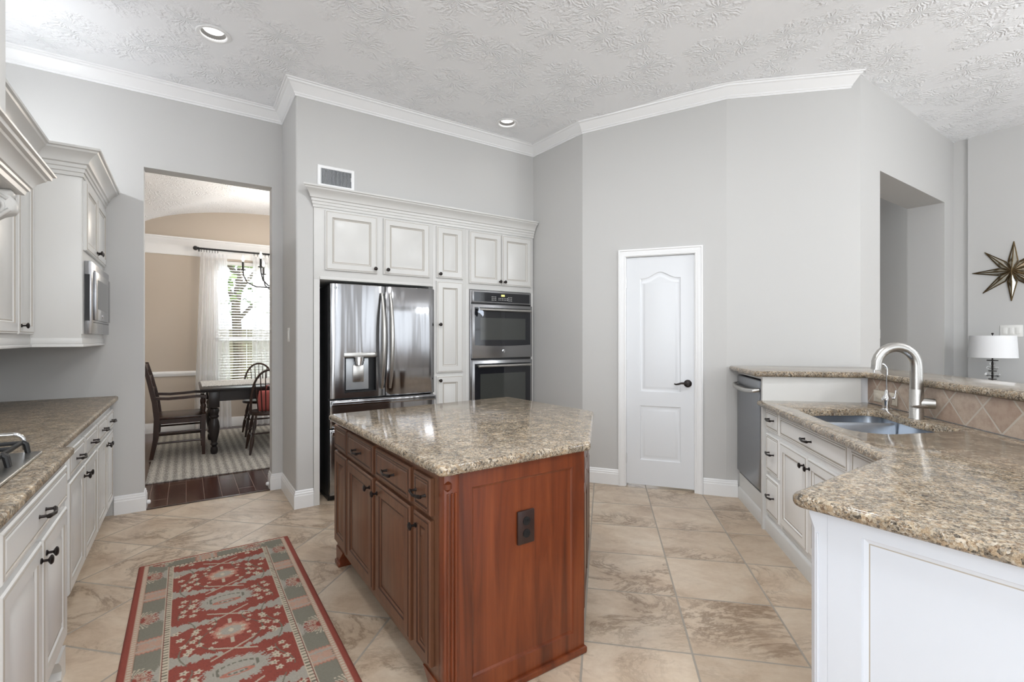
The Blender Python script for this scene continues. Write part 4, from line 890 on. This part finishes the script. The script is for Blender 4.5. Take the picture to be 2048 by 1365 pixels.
for k in range(44):
    z = .66+k*.0405; c_, s_ = .022*math.cos(.25), .022*math.sin(.25)
    b.rings([[(x, y, z+zz) for y, zz in ((-c_, -s_), (0, .001), (c_, s_), (0, -.0025))] for x in (-.415, .415)])
b.o('slats', 'blind', bl)
b = B(); b.box(-.415, .415, -.02, .02, .625, .645, .004); b.o('bottom_rail', 'blind', bl)
b = B()
for x in (-.3, 0, .3): b.tube([(x, -.022, .64), (x, -.022, 2.44)], .0012, 5)
b.o('cords', 'blind', bl)
rod = thing('curtain_rod', 'black curtain rod with round end over the dining window', 'curtain rod', (.135, 8.25, 2.628))
b = B(); b.tube([(0, 0, 0), (1.9, 0, 0)], .014, 12); b.o('pole', 'iron', rod)
b = B(); b.sphere((-.025, 0, 0), .032, 14); b.tube([(-.002, 0, 0), (.02, 0, 0)], .02, 12); b.o('finial', 'iron', rod)
b = B(); b.tube([(.02, 0, 0), (.02, .06, -.01), (.02, .148, -.02)], .009, 8); b.box(.0, .04, .142, .149, -.06, .02); b.o('bracket', 'iron', rod)
ring0 = None
for x in [.045+.034*k for k in range(7)]+[.72+.05*k for k in range(8)]:
    if ring0 is None:
        b = B(); b.tube([(0, .019*math.cos(a), -.006+.019*math.sin(a)) for a in [2*math.pi*k/14 for k in range(15)]], .0035, 6); b.tube([(0, 0, -.025), (0, 0, -.05)], .004, 6); ring0 = b.o('ring', 'iron', rod); ring0.location = (x, 0, 0)
    else: dup(ring0, rod, (x, 0, 0))
def curtain(x0, x1, x0b, x1b, label):
    b = B(); n, m = 120, 14; rows = []
    for j in range(m+1):
        q = j/m; z = 2.575-(2.575-.015)*q; row = []
        for i in range(n+1):
            p = i/n; x = (x0+(x1-x0)*p)*(1-q)+(x0b+(x1b-x0b)*p)*q; row.append((x, 8.25+(.022+.02*q)*math.sin(p*2*math.pi*6.5+q*.6)+.008*math.sin(p*37), z))
        rows.append(row)
    Lr = [[b.v(p) for p in rw] for rw in rows]
    for a_, c_ in zip(Lr, Lr[1:]):
        for i in range(n): b.f([a_[i], a_[i+1], c_[i+1], c_[i]])
    return tag(b.o('sheer_curtain', 'sheer', ang=80), label, 'curtain', 'sheer curtains at the dining window')
curtain(.17, .50, .09, .56, 'sheer white curtain left of the dining window'); curtain(.84, 1.25, .82, 1.36, 'sheer white curtain right of the dining window, mostly hidden')
b = B(); b.box(-.31, 2.7, 5.475, 8.10, .0005, .012, .004); tag(b.o('area_rug', 'drug'), 'light gray striped woven rug under the dining table', 'rug')
tb = thing('dining_table', 'black farmhouse dining table with turned legs', 'table', (1.2, 6.93, .012))
b = B(); b.box(-1.07, 1.07, -.56, .56, .725, .752, .006); b.box(-1.05, 1.05, -.54, .54, .712, .726, .004); b.o('tabletop', 'blackwood', tb)
b = B()
for y in (-.49, .465): b.box(-.95, .95, y, y+.025, .60, .712)
for x in (-.97, .945): b.box(x, x+.025, -.46, .46, .60, .712)
b.o('apron', 'blackwood', tb)
LEG = [(.026, 0), (.034, .012), (.038, .04), (.034, .075), (.022, .088), (.030, .100), (.040, .112), (.034, .124), (.028, .135), (.038, .18), (.052, .25), (.056, .31), (.048, .37), (.034, .405), (.044, .416), (.050, .428), (.040, .442), (.046, .47), (.052, .49), (.046, .515), (.034, .525), (.034, .535)]
for x in (-.935, .935):
    for y in (-.47, .45):
        b = B(); b.lathe(LEG, (x, y, 0), seg=22); b.box(x-.052, x+.052, y-.052, y+.052, .533, .712, .004); b.o('leg', 'blackwood', tb)
b = B(); b.box(-1.05, 1.0, -.30, .52, .7525, .765, .005); lr = b.o('table_runner', 'lace'); at(lr, (1.2, 6.93, .012)); tag(lr, 'pale gray lace cloth lying on the dining table', 'tablecloth')

ac = thing('dining_armchair', 'dark brown ladder-back armchair at the left head of the dining table', 'chair', (-.08, 6.78, .0125))
for y in (-.27, .27):
    b = B(); pts = [(-.235, y, 0), (-.195, y, .22), (-.185, y, .44), (-.205, y, .62), (-.255, y, .86), (-.300, y, 1.04)]
    b.rings([[(x-w_, yy-.017, z), (x+w_, yy-.017, z), (x+w_, yy+.017, z), (x-w_, yy+.017, z)] for (x, yy, z), w_ in zip(pts, (.018, .024, .026, .024, .020, .015))]); b.o('rear_post', 'darkwood', ac, 60)
    b = B(); x = .245; b.rings([[(x+dx-w_, y-w_, z), (x+dx+w_, y-w_, z), (x+dx+w_, y+w_, z), (x+dx-w_, y+w_, z)] for z, w_, dx in ((0, .015, .0), (.2, .020, -.005), (.42, .022, 0), (.46, .022, 0))]); b.lathe([(.018, .46), (.024, .475), (.016, .49), (.022, .53), (.024, .56), (.015, .58), (.022, .60), (.020, .64)], (x, y, 0), seg=16); b.o('front_leg', 'darkwood', ac)
    b = B(); pts = [(-.21, y, .665), (-.08, y, .655), (.06, y*1.03, .660), (.18, y*1.03, .668), (.275, y*1.03, .660)]
    b.rings([[(p_[0], p_[1]-.024, p_[2]-.016), (p_[0], p_[1]+.024, p_[2]-.016), (p_[0], p_[1]+.024, p_[2]+.014), (p_[0], p_[1]-.024, p_[2]+.014)] for p_ in pts]); b.o('arm', 'darkwood', ac, 60)
    b = B(); b.tube([(-.19, y, .17), (.24, y, .17)], .011, 8); b.tube([(-.19, y, .28), (.24, y, .28)], .011, 8); b.o('stretcher', 'darkwood', ac)
b = B(); b.box(-.21, .275, -.285, .285, .425, .452, .008); b.box(-.18, .245, -.265, .265, .375, .426); b.o('seat', 'darkwood', ac)
for z, x in ((.58, -.200), (.72, -.228), (.86, -.256), (.99, -.290)):
    b = B(); b.rings([[(x+.012*(1-(y/.26)**2)*-1+dx, y, z+dz) for dx, dz in ((-.008, -.035), (.008, -.035), (.004, .035), (-.012, .035))] for y in (-.26, -.13, 0, .13, .26)]); b.o('back_slat', 'darkwood', ac)
def windsor(label, loc, rot):
    r = thing('windsor_chair', label, 'chair', loc, rot, 'windsor chairs at the dining table')
    b = B(); b.rings([[((.215+.012*math.cos(3*a))*math.cos(a)*sc_, .205*math.sin(a)*sc_, z) for a in [2*math.pi*k/28 for k in range(28)]] for sc_, z in ((.86, .430), (.97, .436), (1, .452), (.98, .468), (.9, .472), (.6, .462), (.1, .460))]); b.o('seat', 'darkwood', r)
    for sx in (-1, 1):
        for sy in (-1, 1):
            b = B(); p0 = Vector((sx*.135, sy*.13, .436)); p1 = Vector((sx*.205, sy*.205, 0)); ax = p1-p0; Lg = ax.length
            b.lathe([(r_, h_*Lg) for r_, h_ in ((.012, 0), (.014, .12), (.021, .30), (.014, .42), (.022, .46), (.013, .50), (.020, .62), (.021, .70), (.015, .85), (.011, 1.0))], p0, ax, 14); b.o('leg', 'darkwood', r)
    b = B()
    for sx in (-1, 1): b.tube([(sx*.175, -.172, .19), (sx*.172, 0, .20), (sx*.175, .172, .19)], [.008, .012, .008], 8)
    b.tube([(-.172, 0, .2), (0, 0, .2), (.172, 0, .2)], [.008, .012, .008], 8); b.o('stretcher', 'darkwood', r)
    bow = [(.195*math.cos(math.pi*k/20)*(1 if 0 < k < 20 else 1), -.165-.10*(.62*math.sin(math.pi*k/20)**.7), .46+.50*math.sin(math.pi*k/20)**.62) for k in range(21)]
    b = B(); b.tube(bow, .0125, 10, up=(0, 1, 0)); b.o('back_bow', 'darkwood', r)
    for k in range(7):
        q = (k-3)/3; x = q*.115; xt = q*.155; ht = .50*max(0, 1-(xt/.195)**2)**.31; yt = -.165-.062*max(0, 1-(xt/.195)**2)**.35
        b = B(); b.tube([(x, -.155, .462), ((x+xt)/2, (yt-.155)/2, .46+ht/2), (xt, yt, .46+ht)], [.0055, .007, .0045], 8); b.o('spindle', 'darkwood', r)
    return r
wc = windsor('dark windsor chair with red bag on the near side of the dining table', (.80, 6.34, .0125), 0)
w2_ = dup_tree(wc); w2_['label'] = 'dark windsor chair on the far window side of the dining table'; w2_.location = (.86, 7.50, .0125); w2_.rotation_euler = (0, 0, R(180))
b = B(); n = 8
for k in range(1): b.rings([[(.82+sx*.135*(1-.12*abs(q))*1.0, 6.255+sy*th, .487+.235*(q+1)/2) for sx, sy in ((-1, -1), (-.5, -1.25), (.5, -1.25), (1, -1), (1, 1), (.5, 1.25), (-.5, 1.25), (-1, 1))] for q, th in ((-1, .025), (-.8, .040), (-.2, .048), (.4, .040), (.85, .028), (1, .012))])
b.tube([(.76, 6.255, .70), (.78, 6.25, .78), (.84, 6.25, .79), (.88, 6.255, .70)], .007, 8)
tag(b.o('red_bag', 'red', ang=60), 'coral red cloth bag propped on the seat of the near windsor chair', 'bag')
ch = thing('chandelier', 'dark iron chandelier with candle bulbs over the dining table', 'chandelier', (1.03, 6.93, 2.11))
b = B(); b.lathe([(.012, -.14), (.03, -.12), (.018, -.09), (.028, -.03), (.016, .05), (.01, .1), (.008, .55), (.008, 1.05), (.05, 1.08), (.06, 1.105), (.05, 1.108)], seg=14); b.o('stem', 'iron', ch)
arm0 = None
for k in range(6):
    a = R(171+60*k)
    if arm0 is None:
        b = B(); b.tube([(.015, 0, -.05), (.12, 0, -.115), (.28, 0, -.115), (.39, 0, -.06), (.43, 0, .03), (.435, 0, .09)], .0075, 8); b.lathe([(.008, .085), (.034, .095), (.030, .102), (.012, .104)], (.435, 0, 0), seg=14); arm0 = b.o('arm', 'iron', ch, 60)
        b = B(); b.lathe([(.0125, .10), (.0125, .20)], (.435, 0, 0), seg=12); c1 = b.o('candle', 'iron', arm0)
        b = B(); b.lathe([(.008, .20), (.016, .225), (.013, .25), (.003, .28), (.0005, .285)], (.435, 0, 0), seg=12); c2 = b.o('bulb', 'bulb', arm0); arm0.rotation_euler = (0, 0, a)
    else:
        o = dup(arm0, ch); o.rotation_euler = (0, 0, a); dup(c1, o); dup(c2, o)
point('chandelier_light', (1.06, 6.93, 2.55), 38, .25)
# outside the dining window
b = B(); b.box(-14, 16, 8.7, 30, -.35, -.30); struct(b.o('ground', 'lawn'))
b = B()
for k in range(40): b.box(-3+k*.2, -3+k*.2+.185, 13.0, 13.03, -.3, 1.55)
b.box(-3, 5, 13.03, 13.07, .1, .2); b.box(-3, 5, 13.03, 13.07, 1.2, 1.3); tag(b.o('garden_fence', 'fence'), 'gray board fence outside the dining window, seen through the blind', 'fence')
tr_ = thing('garden_tree', 'leafy tree outside the dining window, seen through the blind', 'tree', (.9, 11.8, -.3))
b = B(); b.tube([(0, 0, 0), (.03, 0, 1.2), (-.02, .05, 2.3), (.1, 0, 3.4)], [.13, .10, .085, .06], 10)
for a in range(6): b.tube([(0, .02, 2.0+.2*a), (.5*math.cos(a*1.9), .5*math.sin(a*1.9), 2.6+.2*a), (1.0*math.cos(a*1.9), 1.0*math.sin(a*1.9), 2.9+.25*a)], [.05, .03, .015], 6)
b.o('trunk', 'bark', tr_)
b = B(); rr = random.Random(5)
for k in range(900):
    th = rr.uniform(0, 6.28); rad = 1.6*rr.random()**.4; c_ = Vector((rad*math.cos(th), rad*math.sin(th), rr.uniform(2.2, 4.6))); d1 = Vector((rr.uniform(-1, 1), rr.uniform(-1, 1), rr.uniform(-1, 1)))*.13; d2_ = Vector((rr.uniform(-1, 1), rr.uniform(-1, 1), rr.uniform(-1, 1)))*.07
    b.f([b.v(c_), b.v(c_+d1*.5+d2_), b.v(c_+d1), b.v(c_+d1*.5-d2_)])
b.o('foliage', 'leaf', tr_)

# ---------------------------------------------------------------- living room corner
st = thing('star_mirror', 'eight-pointed faceted star wall decoration of aged mirror and dark gold', 'wall decoration', (6.849, 1.165, 2.005), -90)
for k in range(8):
    a = math.pi/2+k*math.pi/4+.03; ro, ri, dp = .298, .105, .055
    def pol(r_, an, y_): return (-r_*math.cos(an), y_, r_*math.sin(an))
    tip, l_, r2, c_ = pol(ro, a, -.006), pol(ri, a+.33, -.006), pol(ri, a-.33, -.006), (0, -dp, 0)
    b = B(); vs = [b.v(p) for p in (c_, l_, tip, r2)]; ib = b.v((0, -.002, 0)); mid = b.v(pol(ri*.9, a, -.040))
    b.f([vs[0], vs[1], mid]); b.f([vs[1], vs[2], mid]); b.f([vs[2], vs[3], mid]); b.f([vs[3], vs[0], mid]); b.f([ib, vs[1], vs[2], vs[3]])
    o = b.o('point', 'mirror', st, 5)
    b = B(); m_ = pol(ri*.9, a, -.041)
    for p, q in ((l_, tip), (r2, tip), (c_, l_), (c_, r2), (m_, tip), (c_, m_)): b.tube([p, q], [.0065, .004], 6)
    b.o('frame', 'gold', o)
cs = thing('console_table', 'pale gray console table under the star, hidden behind the bar top', 'table', (6.56, .95, 0))
b = B(); b.box(-.25, .25, -.75, .66, .85, .89, .004); b.o('tabletop', 'console', cs)
for x in (-.21, .21):
    for y in (-.70, .61): b = B(); b.box(x-.025, x+.025, y-.025, y+.025, 0, .85); b.o('leg', 'console', cs)
lp = thing('table_lamp', 'white drum shade lamp with stacked clear glass base below the star', 'lamp', (6.50, 1.245, .8902))
b = B(); lo_ = [(.226, .255), (.212, .468)]; b.lathe([(.178, .255), (.167, .468), (.164, .468), (.175, .255)], seg=48, cap=False); b.rings([[(r_*math.cos(2*math.pi*k/48), r_*math.sin(2*math.pi*k/48), z) for k in range(48)] for r_, z in ((.175, .2552), (.178, .2552))], False, False); b.o('lamp_shade', 'shade', lp, 50)
b = B(); b.lathe([(.09, 0), (.09, .012), (.006, .014), (.006, .26)], seg=20); b.tube([(-.166, 0, .44), (.166, 0, .44)], .003, 6); b.tube([(0, -.166, .44), (0, .166, .44)], .003, 6); b.tube([(0, 0, .25), (0, 0, .485)], .004, 8); b.sphere((0, 0, .487), .010, 10)
for z, r_ in ((.045, .03), (.125, .03), (.228, .042)): b.lathe([(.004, z-.006), (r_, z-.004), (r_, z+.004), (.004, z+.006)], seg=20)
b.o('stem', 'bronze', lp)
for z, r_, h_ in ((.024, .085, .010), (.086, .062, .030), (.155, .046, .022), (.195, .022, .016)):
    b = B(); b.lathe([(.008, z-h_*.9), (r_*.7, z-h_*.8), (r_, z), (r_*.7, z+h_*.8), (.008, z+h_*.9)], seg=28); b.o('glass_disc', 'glass', lp, 60)
